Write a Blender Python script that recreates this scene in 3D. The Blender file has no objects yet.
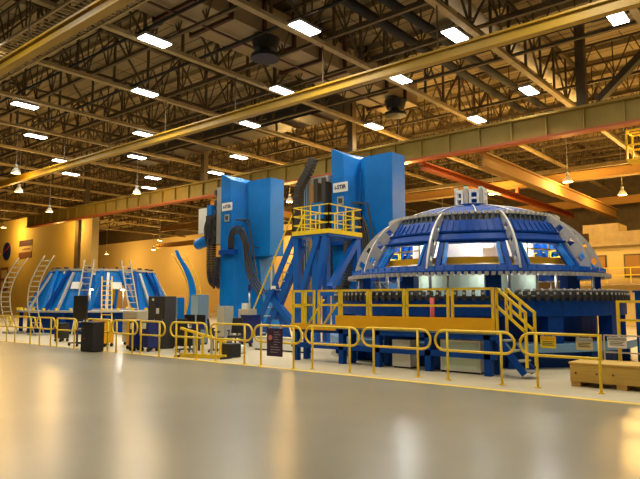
import bpy, bmesh, math, random
from mathutils import Vector, Matrix
random.seed(7)
PI = math.pi
S = bpy.context.scene
COL = S.collection

# ------------------------------------------------------------------ camera
PITCH = math.atan(61.2 / 600.0)
HEAD = math.radians(40.1)
cam_d = bpy.data.cameras.new('camera')
cam_d.sensor_fit = 'HORIZONTAL'; cam_d.sensor_width = 36.0
cam_d.lens = 36.0 * 600.0 / 640.0
cam_d.clip_end = 500
cam = bpy.data.objects.new('camera', cam_d); COL.objects.link(cam)
cam.location = (0, 0, 1.72)
cam.rotation_euler = (PI / 2 + PITCH, 0, HEAD)
S.camera = cam

# ------------------------------------------------------------------ world, exposure
W = bpy.data.worlds.new('world'); S.world = W; W.use_nodes = True
W.node_tree.nodes['Background'].inputs[0].default_value = (1.0, 0.74, 0.42, 1)
W.node_tree.nodes['Background'].inputs[1].default_value = 0.07
S.view_settings.view_transform = 'Standard'
S.view_settings.look = 'None'
S.view_settings.gamma = 1
S.view_settings.use_curve_mapping = False
S.view_settings.exposure = 0.0
LED_W = 265.0          # watts of each white high bay
SOD_W = 1650.0          # watts of each sodium high bay
LEDC = (1.0, 0.90, 0.70)
SODC = (1.0, 0.58, 0.16)

# ------------------------------------------------------------------ materials
def mat(name, col, rough=0.5, metal=0.0, noise=0.0, scale=6.0, emit=None, strength=0, col2=None, coat=0, bump=0):
    m = bpy.data.materials.new(name); m.use_nodes = True
    nt = m.node_tree; b = nt.nodes['Principled BSDF']
    b.inputs['Base Color'].default_value = (*col, 1)
    b.inputs['Roughness'].default_value = rough
    b.inputs['Metallic'].default_value = metal
    if coat: b.inputs['Coat Weight'].default_value = coat
    if emit:
        b.inputs['Emission Color'].default_value = (*emit, 1)
        b.inputs['Emission Strength'].default_value = strength
    if noise or col2 or bump:
        tc = nt.nodes.new('ShaderNodeTexCoord'); n = nt.nodes.new('ShaderNodeTexNoise')
        n.inputs['Scale'].default_value = scale; n.inputs['Detail'].default_value = 4
        nt.links.new(tc.outputs['Object'], n.inputs['Vector'])
        r = nt.nodes.new('ShaderNodeValToRGB')
        c2 = col2 or tuple(max(0, c * (1 - noise)) for c in col)
        r.color_ramp.elements[0].position = 0.35; r.color_ramp.elements[1].position = 0.65
        r.color_ramp.elements[0].color = (*c2, 1); r.color_ramp.elements[1].color = (*col, 1)
        nt.links.new(n.outputs['Fac'], r.inputs[0]); nt.links.new(r.outputs[0], b.inputs['Base Color'])
        if bump:
            bp = nt.nodes.new('ShaderNodeBump'); bp.inputs['Strength'].default_value = bump
            nt.links.new(n.outputs['Fac'], bp.inputs['Height']); nt.links.new(bp.outputs[0], b.inputs['Normal'])
    return m
M = {}
M['azure'] = mat('azure_paint', (0.003, 0.17, 0.60), 0.38, noise=0.12, scale=1.5)
M['blue'] = mat('blue_paint', (0.001, 0.055, 0.33), 0.45, noise=0.2, scale=3)
M['paleblue'] = mat('pale_blue_paint', (0.17, 0.34, 0.58), 0.4)
M['midblue'] = mat('mid_blue_paint', (0.001, 0.10, 0.45), 0.45)
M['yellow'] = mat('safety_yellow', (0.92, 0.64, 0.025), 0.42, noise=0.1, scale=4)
M['amber'] = mat('amber_panel', (0.86, 0.43, 0.005), 0.45, noise=0.08, scale=2)
M['silver'] = mat('bare_aluminium', (0.62, 0.60, 0.56), 0.42, metal=0.45, noise=0.12, scale=8)
M['white'] = mat('white_enamel', (0.80, 0.80, 0.76), 0.5)
M['palegreen'] = mat('pale_green_panel', (0.62, 0.78, 0.66), 0.5)
M['black'] = mat('black_plastic', (0.012, 0.011, 0.012), 0.5)
M['rubber'] = mat('black_rubber', (0.03, 0.028, 0.03), 0.6)
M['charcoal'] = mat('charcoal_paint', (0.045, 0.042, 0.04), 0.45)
M['grey'] = mat('grey_paint', (0.35, 0.36, 0.34), 0.5)
M['bluegrey'] = mat('blue_grey_paint', (0.17, 0.26, 0.36), 0.4)
M['beige'] = mat('beige_paint', (0.52, 0.46, 0.33), 0.5)
M['tan'] = mat('tan_primed_steel', (0.38, 0.29, 0.14), 0.6, noise=0.25, scale=2)
M['brown'] = mat('brown_primed_steel', (0.11, 0.078, 0.036), 0.7, noise=0.3, scale=2)
M['rust'] = mat('dark_red_strap', (0.07, 0.025, 0.012), 0.7)
M['red'] = mat('red_paint', (0.45, 0.02, 0.012), 0.45)
M['redorange'] = mat('red_orange_steel', (0.42, 0.09, 0.015), 0.5)
M['orange'] = mat('orange_steel', (0.32, 0.17, 0.035), 0.85)
M['olive'] = mat('olive_girder', (0.36, 0.25, 0.04), 0.6, noise=0.15, scale=1.5)
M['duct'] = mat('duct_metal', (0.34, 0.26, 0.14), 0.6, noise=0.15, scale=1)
M['pipe'] = mat('dark_pipe', (0.012, 0.012, 0.012), 0.8)
M['whitepipe'] = mat('pale_pipe', (0.80, 0.74, 0.62), 0.6)
M['purple'] = mat('dark_purple_print', (0.035, 0.014, 0.035), 0.4, col2=(0.10, 0.03, 0.09), scale=9)
M['navy'] = mat('navy_plastic', (0.012, 0.02, 0.14), 0.45)
M['glass'] = mat('tinted_glass', (0.35, 0.48, 0.55), 0.12)
M['led'] = mat('led_diffuser', (0.9, 0.9, 0.9), 0.5, emit=(1.0, 0.98, 0.93), strength=14)
M['bulb'] = mat('sodium_bulb', (1, 0.8, 0.5), 0.5, emit=(1.0, 0.72, 0.34), strength=9)
M['wallpaint'] = mat('yellow_wall_paint', (0.76, 0.55, 0.12), 0.8, noise=0.06, scale=0.3)
M['farwall'] = mat('pale_far_wall', (0.80, 0.64, 0.32), 0.8)
M['ivory'] = mat('ivory_wall', (0.60, 0.46, 0.18), 0.8)
M['dim'] = mat('dark_window', (0.05, 0.04, 0.03), 0.3)

def wood():
    m = bpy.data.materials.new('pine_plywood'); m.use_nodes = True; nt = m.node_tree; b = nt.nodes['Principled BSDF']
    tc = nt.nodes.new('ShaderNodeTexCoord'); mp = nt.nodes.new('ShaderNodeMapping'); mp.inputs['Scale'].default_value = (2, 9, 22)
    n = nt.nodes.new('ShaderNodeTexNoise'); n.inputs['Scale'].default_value = 1.5; n.inputs['Detail'].default_value = 5
    r = nt.nodes.new('ShaderNodeValToRGB')
    r.color_ramp.elements[0].color = (0.48, 0.29, 0.05, 1); r.color_ramp.elements[1].color = (0.68, 0.44, 0.10, 1)
    nt.links.new(tc.outputs['Object'], mp.inputs[0]); nt.links.new(mp.outputs[0], n.inputs['Vector'])
    nt.links.new(n.outputs[0], r.inputs[0]); nt.links.new(r.outputs[0], b.inputs['Base Color'])
    b.inputs['Roughness'].default_value = 0.6
    return m
M['wood'] = wood()
for k_ in ('blue', 'azure'): M[k_].node_tree.nodes['Principled BSDF'].inputs['Specular IOR Level'].default_value = .18

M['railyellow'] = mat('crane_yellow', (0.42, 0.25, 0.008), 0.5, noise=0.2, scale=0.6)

def floor_mat(name, a, c, rough, rvar, spec=0.5):
    m = bpy.data.materials.new(name); m.use_nodes = True; nt = m.node_tree; b = nt.nodes['Principled BSDF']
    tc = nt.nodes.new('ShaderNodeTexCoord')
    n = nt.nodes.new('ShaderNodeTexNoise'); n.inputs['Scale'].default_value = 0.45; n.inputs['Detail'].default_value = 6
    n2 = nt.nodes.new('ShaderNodeTexNoise'); n2.inputs['Scale'].default_value = 2.2; n2.inputs['Detail'].default_value = 5
    nt.links.new(tc.outputs['Object'], n.inputs['Vector']); nt.links.new(tc.outputs['Object'], n2.inputs['Vector'])
    r = nt.nodes.new('ShaderNodeValToRGB'); r.color_ramp.elements[0].position = .3; r.color_ramp.elements[1].position = .7
    r.color_ramp.elements[0].color = (*a, 1); r.color_ramp.elements[1].color = (*c, 1)
    nt.links.new(n.outputs[0], r.inputs[0]); nt.links.new(r.outputs[0], b.inputs['Base Color'])
    b.inputs['Roughness'].default_value = rough + rvar / 2
    b.inputs['Specular IOR Level'].default_value = spec
    return m
M['floor'] = floor_mat('sealed_concrete', (0.225, 0.205, 0.15), (0.29, 0.27, 0.20), 0.23, 0.10, 0.35)
M['apron'] = floor_mat('cream_epoxy', (0.50, 0.44, 0.31), (0.56, 0.50, 0.36), 0.35, 0.2)

def deck_mat():
    m = bpy.data.materials.new('ribbed_roof_deck'); m.use_nodes = True; nt = m.node_tree; b = nt.nodes['Principled BSDF']
    tc = nt.nodes.new('ShaderNodeTexCoord')
    br = nt.nodes.new('ShaderNodeTexBrick')
    br.inputs['Scale'].default_value = 1.0; br.inputs['Brick Width'].default_value = 2.4; br.inputs['Row Height'].default_value = 0.9
    br.inputs['Mortar Size'].default_value = 0.035; br.offset = 0
    br.inputs['Color1'].default_value = (0.34, 0.27, 0.14, 1); br.inputs['Color2'].default_value = (0.26, 0.20, 0.10, 1)
    br.inputs['Mortar'].default_value = (0.07, 0.05, 0.03, 1)
    nt.links.new(tc.outputs['Object'], br.inputs['Vector']); nt.links.new(br.outputs[0], b.inputs['Base Color'])
    b.inputs['Roughness'].default_value = 0.8
    return m
M['deck'] = deck_mat()

# ------------------------------------------------------------------ mesh helpers
class MB:
    def __init__(self): self.v = []; self.f = []; self.sm = []
    def add(self, vs, fs, smooth=False):
        k = len(self.v); self.v += [tuple(p) for p in vs]
        self.f += [tuple(i + k for i in q) for q in fs]; self.sm += [smooth] * len(fs)
        return self
    def box(self, x0, x1, y0, y1, z0, z1):
        vs = [(x, y, z) for z in (z0, z1) for y in (y0, y1) for x in (x0, x1)]
        return self.add(vs, [(0, 2, 3, 1), (4, 5, 7, 6), (0, 1, 5, 4), (2, 6, 7, 3), (0, 4, 6, 2), (1, 3, 7, 5)])
    def obox(self, c, ux, uy, uz, hx, hy, hz):
        c = Vector(c); ux = Vector(ux).normalized(); uy = Vector(uy).normalized(); uz = Vector(uz).normalized()
        vs = [c + ux * hx * a + uy * hy * b + uz * hz * d for d in (-1, 1) for b in (-1, 1) for a in (-1, 1)]
        return self.add(vs, [(0, 2, 3, 1), (4, 5, 7, 6), (0, 1, 5, 4), (2, 6, 7, 3), (0, 4, 6, 2), (1, 3, 7, 5)])
    def bar(self, p, q, w, h=None, up=(0, 0, 1)):
        p = Vector(p); q = Vector(q); d = q - p; L = d.length
        if L < 1e-6: return self
        d.normalize(); up = Vector(up)
        if abs(d.dot(up)) > 0.98: up = Vector((1, 0, 0)) if abs(d.x) < .9 else Vector((0, 1, 0))
        s = d.cross(up).normalized(); t = s.cross(d).normalized()
        return self.obox((p + q) / 2, d, s, t, L / 2, w / 2, (h or w) / 2)
    def tube(self, pts, r, n=8, closed=False, caps=True):
        pts = [Vector(p) for p in pts]; N = len(pts); vs = []; fs = []
        prev = None
        for i, p in enumerate(pts):
            if closed: d = pts[(i + 1) % N] - pts[i - 1]
            else: d = pts[min(i + 1, N - 1)] - pts[max(i - 1, 0)]
            d.normalize()
            if prev is None:
                a = Vector((0, 0, 1)) if abs(d.z) < .9 else Vector((1, 0, 0))
                s = d.cross(a).normalized()
            else:
                s = (prev - d * prev.dot(d)).normalized()
            prev = s; t = d.cross(s)
            rr = r[i] if isinstance(r, (list, tuple)) else r
            for k in range(n):
                an = 2 * PI * k / n; vs.append(p + (s * math.cos(an) + t * math.sin(an)) * rr)
        M_ = N if closed else N - 1
        for i in range(M_):
            for k in range(n):
                a = i * n + k; b = i * n + (k + 1) % n; j = ((i + 1) % N) * n
                fs.append((a, b, j + (k + 1) % n, j + k))
        if caps and not closed:
            fs.append(tuple(range(n - 1, -1, -1))); fs.append(tuple((N - 1) * n + k for k in range(n)))
        return self.add(vs, fs, True)
    def cyl(self, c, r, z0, z1, n=24, r2=None):
        r2 = r if r2 is None else r2
        vs = [(c[0] + r * math.cos(2 * PI * k / n), c[1] + r * math.sin(2 * PI * k / n), z0) for k in range(n)]
        vs += [(c[0] + r2 * math.cos(2 * PI * k / n), c[1] + r2 * math.sin(2 * PI * k / n), z1) for k in range(n)]
        fs = [(k, (k + 1) % n, n + (k + 1) % n, n + k) for k in range(n)]
        fs += [tuple(range(n - 1, -1, -1)), tuple(range(n, 2 * n))]
        return self.add(vs, fs)
    def lathe(self, prof, n=72, a0=0, a1=2 * PI, closed_prof=True, c=(0, 0)):
        full = abs(a1 - a0 - 2 * PI) < 1e-6; m = n if full else n + 1; P = len(prof)
        vs = [(c[0] + r * math.cos(a0 + (a1 - a0) * i / n), c[1] + r * math.sin(a0 + (a1 - a0) * i / n), z) for i in range(m) for (r, z) in prof]
        fs = []
        for i in range(n):
            j = (i + 1) % m
            for k in range(P if closed_prof else P - 1):
                l = (k + 1) % P
                fs.append((i * P + k, j * P + k, j * P + l, i * P + l))
        if not full and closed_prof:
            fs.append(tuple(range(P - 1, -1, -1))); fs.append(tuple(n * P + k for k in range(P)))
        return self.add(vs, fs)
    def prism(self, poly, z0, z1, poly2=None, ztop=None):
        n = len(poly); poly2 = poly2 or poly
        zt = ztop or [z1] * n
        vs = [(x, y, z0) for x, y in poly] + [(p[0], p[1], zt[i]) for i, p in enumerate(poly2)]
        fs = [(k, (k + 1) % n, n + (k + 1) % n, n + k) for k in range(n)] + [tuple(range(n - 1, -1, -1)), tuple(range(n, 2 * n))]
        return self.add(vs, fs)
    def build(self, name, m, parent=None, world=False, bevel=0):
        me = bpy.data.meshes.new(name)
        vs = self.v
        if parent is not None and world:
            inv = pmat(parent).inverted(); vs = [inv @ Vector(p) for p in vs]
        me.from_pydata([tuple(p) for p in vs], [], self.f); me.update()
        b = bmesh.new(); b.from_mesh(me); bmesh.ops.recalc_face_normals(b, faces=b.faces); b.to_mesh(me); b.free()
        for i, p in enumerate(me.polygons): p.use_smooth = self.sm[i]
        me.materials.append(M[m] if isinstance(m, str) else m)
        o = bpy.data.objects.new(name, me); COL.objects.link(o)
        if parent is not None: o.parent = parent
        if bevel:
            bv = o.modifiers.new('bevel', 'BEVEL'); bv.width = bevel; bv.segments = 2; bv.limit_method = 'ANGLE'
        return o
def pmat(o):
    m = Matrix.Translation(o.location) @ o.rotation_euler.to_matrix().to_4x4()
    return (pmat(o.parent) @ m) if o.parent else m
def thing(name, label, cat, loc=(0, 0, 0), rz=0, group=None):
    o = bpy.data.objects.new(name, None); COL.objects.link(o)
    o.empty_display_size = 0.2; o.location = loc; o.rotation_euler = (0, 0, rz)
    return tag(o, label, cat, group)
def tag(o, label, cat, group=None):
    o['label'] = label; o['category'] = cat
    if group: o['group'] = group
    return o
def struct(name, mb, m):
    o = mb.build(name, m); o['kind'] = 'structure'; return o
def dup(root, loc, rz=None, label=None, group=None):
    r = root.copy(); COL.objects.link(r); r.location = loc
    if rz is not None: r.rotation_euler = (0, 0, rz)
    if label: r['label'] = label
    if group: r['group'] = group
    def kids(a, b):
        for ch in list(a.children):
            c = ch.copy(); COL.objects.link(c); c.parent = b; kids(ch, c)
    kids(root, r)
    return r
def text(s, size, m, parent, origin, right, up, name='lettering', ext=0.004, bold=True, offs=0.0):
    cu = bpy.data.curves.new(name, 'FONT'); cu.body = s; cu.size = size; cu.align_x = 'CENTER'; cu.align_y = 'CENTER'
    cu.extrude = ext; cu.resolution_u = 2; cu.offset = offs
    t = bpy.data.objects.new('tmp', cu); COL.objects.link(t)
    dg = bpy.context.evaluated_depsgraph_get(); dg.update()
    me = bpy.data.meshes.new_from_object(t.evaluated_get(dg))
    bpy.data.objects.remove(t)
    r = Vector(right).normalized(); u = Vector(up).normalized(); n = r.cross(u)
    o_ = Vector(origin)
    inv = pmat(parent).inverted() if parent else Matrix()
    for v in me.vertices: v.co = inv @ (o_ + r * v.co.x + u * v.co.y + n * v.co.z)
    me.materials.clear(); me.materials.append(M[m])
    me.name = name
    o = bpy.data.objects.new(name, me); COL.objects.link(o); o.parent = parent
    return o
def bez(p0, p1, p2, p3, n=10):
    out = []
    for i in range(n + 1):
        t = i / n; a = (1 - t)
        out.append(Vector(p0) * a ** 3 + Vector(p1) * 3 * a * a * t + Vector(p2) * 3 * a * t * t + Vector(p3) * t ** 3)
    return out
def smooth_path(pts, n=6):
    pts = [Vector(p) for p in pts]; out = []
    for i in range(len(pts) - 1):
        p0 = pts[max(i - 1, 0)]; p1 = pts[i]; p2 = pts[i + 1]; p3 = pts[min(i + 2, len(pts) - 1)]
        for k in range(n):
            t = k / n
            out.append(0.5 * ((2 * p1) + (p2 - p0) * t + (2 * p0 - 5 * p1 + 4 * p2 - p3) * t * t + (3 * p1 - p0 - 3 * p2 + p3) * t ** 3))
    out.append(pts[-1]); return out

# ------------------------------------------------------------------ setting
struct('floor', MB().box(-130, 25, -12, 11.2, -0.3, 0.0), 'floor')
struct('trim_1', MB().box(-130, 25, 11.2, 11.36, -0.3, 0.0), 'yellow')
struct('floor', MB().box(-130, 25, 11.36, 75, -0.3, 0.0), 'apron')
struct('ceiling', MB().box(-130, 25, -12, 75, 15.3, 15.5), 'deck')
struct('wall_left', MB().box(-130, -61.6, 33, 33.4, 0, 12.0), 'wallpaint')
struct('wall_pillar', MB().box(-61.6, -58.9, 32.6, 33.4, 0, 12.0), 'ivory')
struct('trim_2', MB().box(-61.9, -61.2, 32.3, 32.6, 0, 12.0), 'brown')
struct('wall_back', MB().box(-130, -46, 62, 62.5, 0, 12.6), 'farwall')
struct('wall_far', MB().box(-46, 25, 62, 62.5, 0, 15.3), 'brown')
struct('wall_end', MB().box(-130.4, -130, -12, 62, 0, 15.3), 'brown')
struct('wall_upper', MB().box(-130, -46, 62.1, 62.5, 12.6, 15.3), 'brown')

# ------------------------------------------------------------------ roof steel
TX = [-4.7, -10.0, -15.3, -20.65, -26.1, -31.6, -36.9, -42.5, -48.3, -54.0, -59.8, -66, -73, -81]
def truss(Y0, Y1, label, group):
    t = thing('roof_truss', label, 'roof truss', (0, 0, 12.2), 0, group)
    MB().box(-.14, .14, Y0, Y1, 0.0, 0.16).build('bottom_chord', 'tan', t)
    MB().box(-.12, .12, Y0, Y1, 2.5, 2.66).build('top_chord', 'brown', t)
    w = MB(); y = Y0 + 0.9; k = 0
    while y < Y1 - 1.9:
        w.bar((0, y, .16), (0, y, 2.5), .10, .10)
        w.bar((0, y, .16) if k % 2 else (0, y, 2.5), (0, y + 1.9, 2.5) if k % 2 else (0, y + 1.9, .16), .08, .08)
        y += 1.9; k += 1
    w.build('web', 'brown', t)
    return t
tr = None
for i, x in enumerate(TX):
    lab = 'long steel roof truss with tan bottom chord running away under the roof deck'
    lab = 'long tan-chorded roof truss, ' + ['nearest the right edge', 'second from the right', 'third from the right, over the dome', 'fourth from the right', 'fifth from the right', 'sixth from the right', 'seventh from the right', 'eighth from the right', 'ninth from the right', 'tenth from the right', 'fourth from the far left end', 'third from the far left end', 'second from the far left end', 'last one at the far left end'][i]
    if tr is None: tr = truss(3, 61.5, lab, 'long roof trusses'); tr.location.x = x
    else: dup(tr, (x, 0, 12.2), None, lab)
# cross trusses, between the long ones
def cross(Y0=0):
    t = thing('cross_truss', 'dark steel cross truss spanning sideways between the long roof trusses', 'cross truss', (0, Y0, 12.6), 0, 'cross trusses')
    MB().box(-82, -2, -.07, .07, 0, .12).build('bottom_chord', 'brown', t)
    MB().box(-82, -2, -.07, .07, 1.95, 2.05).build('top_chord', 'brown', t)
    w = MB()
    for i in range(len(TX) - 1):
        a, b = TX[i], TX[i + 1]; n = 3 if i < 9 else 3
        for k in range(n):
            u = a + (b - a) * k / n; v = a + (b - a) * (k + 1) / n; mid = (u + v) / 2
            w.bar((u, 0, 2.0), (mid, 0, .1), .05, .05); w.bar((mid, 0, .1), (v, 0, 2.0), .05, .05)
            w.bar((mid, 0, .1), (mid, 0, 2.), .05, .05)
    w.build('web', 'brown', t)
    return t
ct = cross(10.6); ct['label'] = 'dark steel cross truss between the long roof trusses, nearest to the viewer'
for y in (14.4, 18.7, 21.8, 25.4, 31.2, 34.0, 36.8, 39.6, 42.4, 45.2, 48, 51, 54, 57.5):
    nn = nn + 1 if 'nn' in globals() else 0
    dup(ct, (0, y, 12.6), None, 'dark steel cross truss between the long roof trusses, ' + ['second', 'third', 'fourth', 'fifth', 'sixth', 'seventh', 'eighth', 'ninth', 'tenth', 'eleventh', 'twelfth', 'thirteenth', 'fourteenth', 'fifteenth and farthest'][nn] + (' going back from the viewer' if nn != 13 else ' from the viewer'))
# purlins under the deck
pm = MB().box(-90, 5, -.06, .06, 0, .25)
pu = pm.build('purlin', 'tan'); pu.location = (0, 4, 15.04); tag(pu, 'slim tan purlin running sideways beneath the roof deck', 'purlin', 'purlins under the roof deck')
for k in range(1, 30):
    o = pu.copy(); COL.objects.link(o); o.location = (0, 4 + 1.95 * k, 15.04)

# yellow crane rails
def ibeam(y, z, h, w, x0, x1):
    m = MB(); m.box(x0, x1, y - w / 2, y + w / 2, z, z + .07); m.box(x0, x1, y - w / 2, y + w / 2, z + h - .07, z + h)
    m.box(x0, x1, y - .05, y + .05, z + .07, z + h - .07); return m
def rail_beam(y, z, x0, x1, label, hang):
    t = thing('crane_rail_beam', label, 'crane beam', (x0, y, z), 0)
    ibeam(y, z, .42, .30, x0, x1).build('beam', 'railyellow', t, world=True)
    for x in TX:
        if x0 < x < x1: MB().box(x - .02, x + .02, y - .02, y + .02, z + .42, hang).build('hanger', 'brown', t, world=True)
    return t
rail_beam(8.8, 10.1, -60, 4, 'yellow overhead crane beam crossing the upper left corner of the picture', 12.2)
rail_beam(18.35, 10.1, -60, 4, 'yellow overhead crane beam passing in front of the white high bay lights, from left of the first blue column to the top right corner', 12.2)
t = thing('crane_girder', 'deep olive crane girder with red bottom flange spanning behind the blue columns', 'crane girder', (-30, 29.3, 9.6))
MB().box(-66, 4, 29.1, 29.2, 9.72, 10.75).build('web_plate', 'olive', t, world=True)
MB().box(-66, 4, 28.85, 29.45, 10.75, 10.85).build('top_flange', 'olive', t, world=True)
MB().box(-66, 4, 28.85, 29.45, 9.6, 9.72).build('bottom_flange', 'redorange', t, world=True)
st0 = MB().box(0, .06, -.35, -.2, .12, 1.15).build('stiffener', 'olive', t); st0.location.x = -36
for k in range(1, 40):
    o = st0.copy(); COL.objects.link(o); o.parent = t; o.location.x = -36 + 1.75 * k
for x in (-8.3, -22.0, -36.3, -54):
    MB().box(x - .2, x + .2, 29.0, 29.4, 10.85, 15.04).build('hanger_column', 'brown', t, world=True)
MB().bar((-7.6, 29.2, 11.0), (-3.8, 29.2, 14.4), .45, .3).build('brace', 'brown', t, world=True)
ob = ibeam(56.5, 10.1, .7, .4, -82, 8).build('distant_girder', 'orange'); tag(ob, 'orange distant girder crossing behind the dome at the right, beneath the roof', 'crane girder')
ob = ibeam(43.3, 10.1, .6, .35, -62, 8).build('middle_girder', 'orange'); tag(ob, 'orange girder between the olive girder and the distant girder', 'crane girder')
for y0, c, z in ((46.0, 'tan', 11.4), (50.0, 'tan', 11.3), (36.0, 'tan', 11.4)):
    ob = ibeam(y0, z, .3, .2, -62, 8).build('tie_beam', c); tag(ob, {46.0: 'tan tie beam between the two orange girders, nearer one', 50.0: 'tan tie beam between the two orange girders, farther one', 36.0: 'tan tie beam just behind the olive girder'}[y0], 'beam')
def ybeam(x, y0, y1, z, h, w, m, label, name='bridge_girder'):
    mb = MB(); mb.box(x - w / 2, x + w / 2, y0, y1, z, z + .08); mb.box(x - w / 2, x + w / 2, y0, y1, z + h - .08, z + h); mb.box(x - .05, x + .05, y0, y1, z + .08, z + h - .08)
    g = tag(mb.build(name, m), label, 'crane bridge')
    for yy in (43.3,): MB().box(x - .1, x + .1, yy - .1, yy + .1, z + h, 10.1).build('hanger', m, g)
    return g
ybeam(-13.6, 29.6, 56, 8.8, .8, .5, 'orange', 'broad orange bridge girder running back above the right of the dome')
ybeam(-17.2, 29.6, 56, 9.18, .42, .4, 'redorange', 'slim red orange bridge girder running back just above the dome')
ybeam(-36.0, 29.6, 56, 9.0, .5, .4, 'orange', 'orange bridge girder glimpsed left of the first blue column')

# duct with straps
t = thing('air_duct', 'large square tan air duct with dark red straps under the roof', 'air duct', (-18.9, 3, 13.1))
dm = MB().box(-20.1, -17.75, 3, 30, 13.15, 14.5); dm.build('duct_body', 'duct', t, world=True)
for k in range(14):
    y = 4.2 + k * 1.87
    m = MB(); m.box(-20.3, -17.6, y - .07, y + .07, 13.0, 13.14); m.box(-17.72, -17.58, y - .07, y + .07, 13.14, 15.0); m.box(-20.3, -20.16, y - .07, y + .07, 13.14, 15.0)
    m.build('strap', 'rust', t, world=True)
MB().box(-18.95, -18.85, 3, 30, 12.93, 12.99).build('long_strap', 'rust', t, world=True)
t = thing('air_duct', 'second square tan air duct with straps, farther left under the roof', 'air duct', (-25, 26, 13.1))
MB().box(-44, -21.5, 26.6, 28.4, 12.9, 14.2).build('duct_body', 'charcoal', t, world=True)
for k in range(9): MB().box(-43 + k * 2.5, -42.85 + k * 2.5, 26.45, 28.5, 12.78, 12.9).build('strap', 'rust', t, world=True)
for (px, lab) in ((-13.3, 'dark round overhead pipe, left one of the pair right of the duct'), (-12.1, 'dark round overhead pipe, right one of the pair right of the duct')):
    tag(MB().tube([(px, 5, 13.1), (px, 40, 13.1)], .2, 12).build('overhead_pipe', 'pipe'), lab, 'pipe')
t = tag(MB().tube([(-10.42, 12, 13.45), (-10.42, 37, 13.45)], .27, 12).build('spiral_duct', 'whitepipe'), 'pale spiral duct pipe beside a tan truss chord near the upper right', 'pipe')
# round exhaust fans
for (x, y, z, lab) in ((-17.9, 17.6, 12.1, 'black round ceiling diffuser hanging below the duct near the top centre'), (-18.0, 28.0, 12.1, 'black round ceiling diffuser hanging below the duct, farther one above the second blue column')):
    t = thing('ceiling_diffuser', lab, 'air diffuser', (x, y, z))
    MB().cyl((0, 0), .62, 0, .16, 24).build('lower_ring', 'black', t)
    MB().cyl((0, 0), .25, .16, .42, 16).build('neck', 'black', t)
    MB().cyl((0, 0), .5, .42, .88, 24, .62).build('upper_cone', 'black', t)
# cable tray, top left
t = thing('cable_tray', 'slatted cable tray with thin rungs in the upper left corner', 'cable tray', (-28, 9.6, 12.0))
MB().box(-34, -12, 9.45, 9.53, 11.9, 12.0).build('side_rail', 'tan', t, world=True)
MB().box(-34, -12, 11.1, 11.18, 11.9, 12.0).build('side_rail', 'tan', t, world=True)
r = MB()
for k in range(74): r.box(-34 + k * .3, -33.95 + k * .3, 9.53, 11.1, 11.93, 11.97)
r.build('rungs', 'tan', t, world=True)
for x in (-31.6, -26.1, -20.65, -15.3): MB().box(x - .1, x + .1, 10.2, 10.3, 11.97, 12.2).build('hanger', 'brown', t, world=True)

# conduits along the trusses
for (y, z, lab) in ((13.0, 12.42, 'thin dark conduit crossing the long trusses, nearest one'), (16.2, 12.42, 'thin dark conduit crossing the long trusses, middle one'), (23.6, 12.42, 'thin dark conduit crossing the long trusses, farthest one')):
    tag(MB().tube([(-60, y, z), (0, y, z)], .06, 6).build('conduit', 'pipe'), lab, 'conduit')

# ------------------------------------------------------------------ lamps
def area(x, y, z, w, col=LEDC, sx=.55, sy=1.2, up=False, name='high_bay_lamp'):
    l = bpy.data.lights.new(name, 'AREA'); l.shape = 'RECTANGLE'; l.size = sx; l.size_y = sy; l.energy = w; l.color = col
    return l
led_light = area(0, 0, 0, LED_W)
led_light.spread = math.radians(170)
L0 = thing('high_bay_light', 'x', 'ceiling light', (0, 0, 0), 0, 'white high bay lights')
MB().box(-.30, .30, -.64, .64, .04, .14).build('housing', 'grey', L0)
MB().box(-.27, .27, -.61, .61, 0, .04).build('diffuser', 'led', L0)
MB().box(-.03, .03, -.4, -.37, .14, .26).build('bracket', 'grey', L0)
MB().box(-.03, .03, .37, .4, .14, .26).build('bracket', 'grey', L0)
for yy in (-.385, .385): MB().box(-1.0, 1.0, yy - .03, yy + .03, .26, .30).build('mounting_arm', 'brown', L0)
LEDS = [(-20.07, 13.5, 'white ceiling light nearest to the top left, second largest of its rows'), (-14.68, 16.53, 'white ceiling light at the top centre of the picture'),
 (-10.56, 20.8, 'white ceiling light at top right of centre, above the second yellow beam'), (-5.27, 23.29, 'white ceiling light in the top right corner, at the end of the yellow beam'),
 (-25.6, 16.73, 'white ceiling light straight below the large top left one'), (-32.26, 13.74, 'leftmost white ceiling light of all, near the left edge'),
 (-37.89, 16.91, 'white ceiling light just below and right of the leftmost one'), (-43.26, 21.32, 'white ceiling light above the left end of the second yellow beam'),
 (-47.16, 24.05, 'white ceiling light just below the left end of the second yellow beam'), (-32.23, 21.08, 'white ceiling light halfway down the left middle column, third from its top'),
 (-37.86, 24.23, 'white ceiling light fourth from the top of the left middle column'), (-43.36, 29.37, 'small white ceiling light, upper of the close pair left of the first blue column'),
 (-47.51, 31.78, 'small white ceiling light, lower of the close pair left of the first blue column'), (-20.13, 20.96, 'white ceiling light below the top centre one, over the yellow beam'),
 (-25.56, 23.9, 'white ceiling light just under the yellow beam above the first blue column'), (-32.17, 29.03, 'small white ceiling light above the top of the first blue column'),
 (-37.69, 31.52, 'small white ceiling light touching the left corner of the first blue column'), (-14.75, 23.38, 'white ceiling light above the second blue column, on the yellow beam'),
 (-20.17, 28.98, 'white ceiling light directly above the top of the second blue column'), (-14.81, 31.67, 'white ceiling light just above the olive girder, right of the second column'),
 (-10.71, 28.89, 'white ceiling light between the olive girder and the second yellow beam at right')]
XTRA = [(-5, 7.6), (-5, 15.6), (-10.5, 4.5), (-10.5, 12.9), (-15, 8.6), (-20.1, 5.6), (-25.6, 9.0), (-32.2, 5.8), (1, 11.5), (1, 19.5), (1, 3.4)]
first = True
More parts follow.
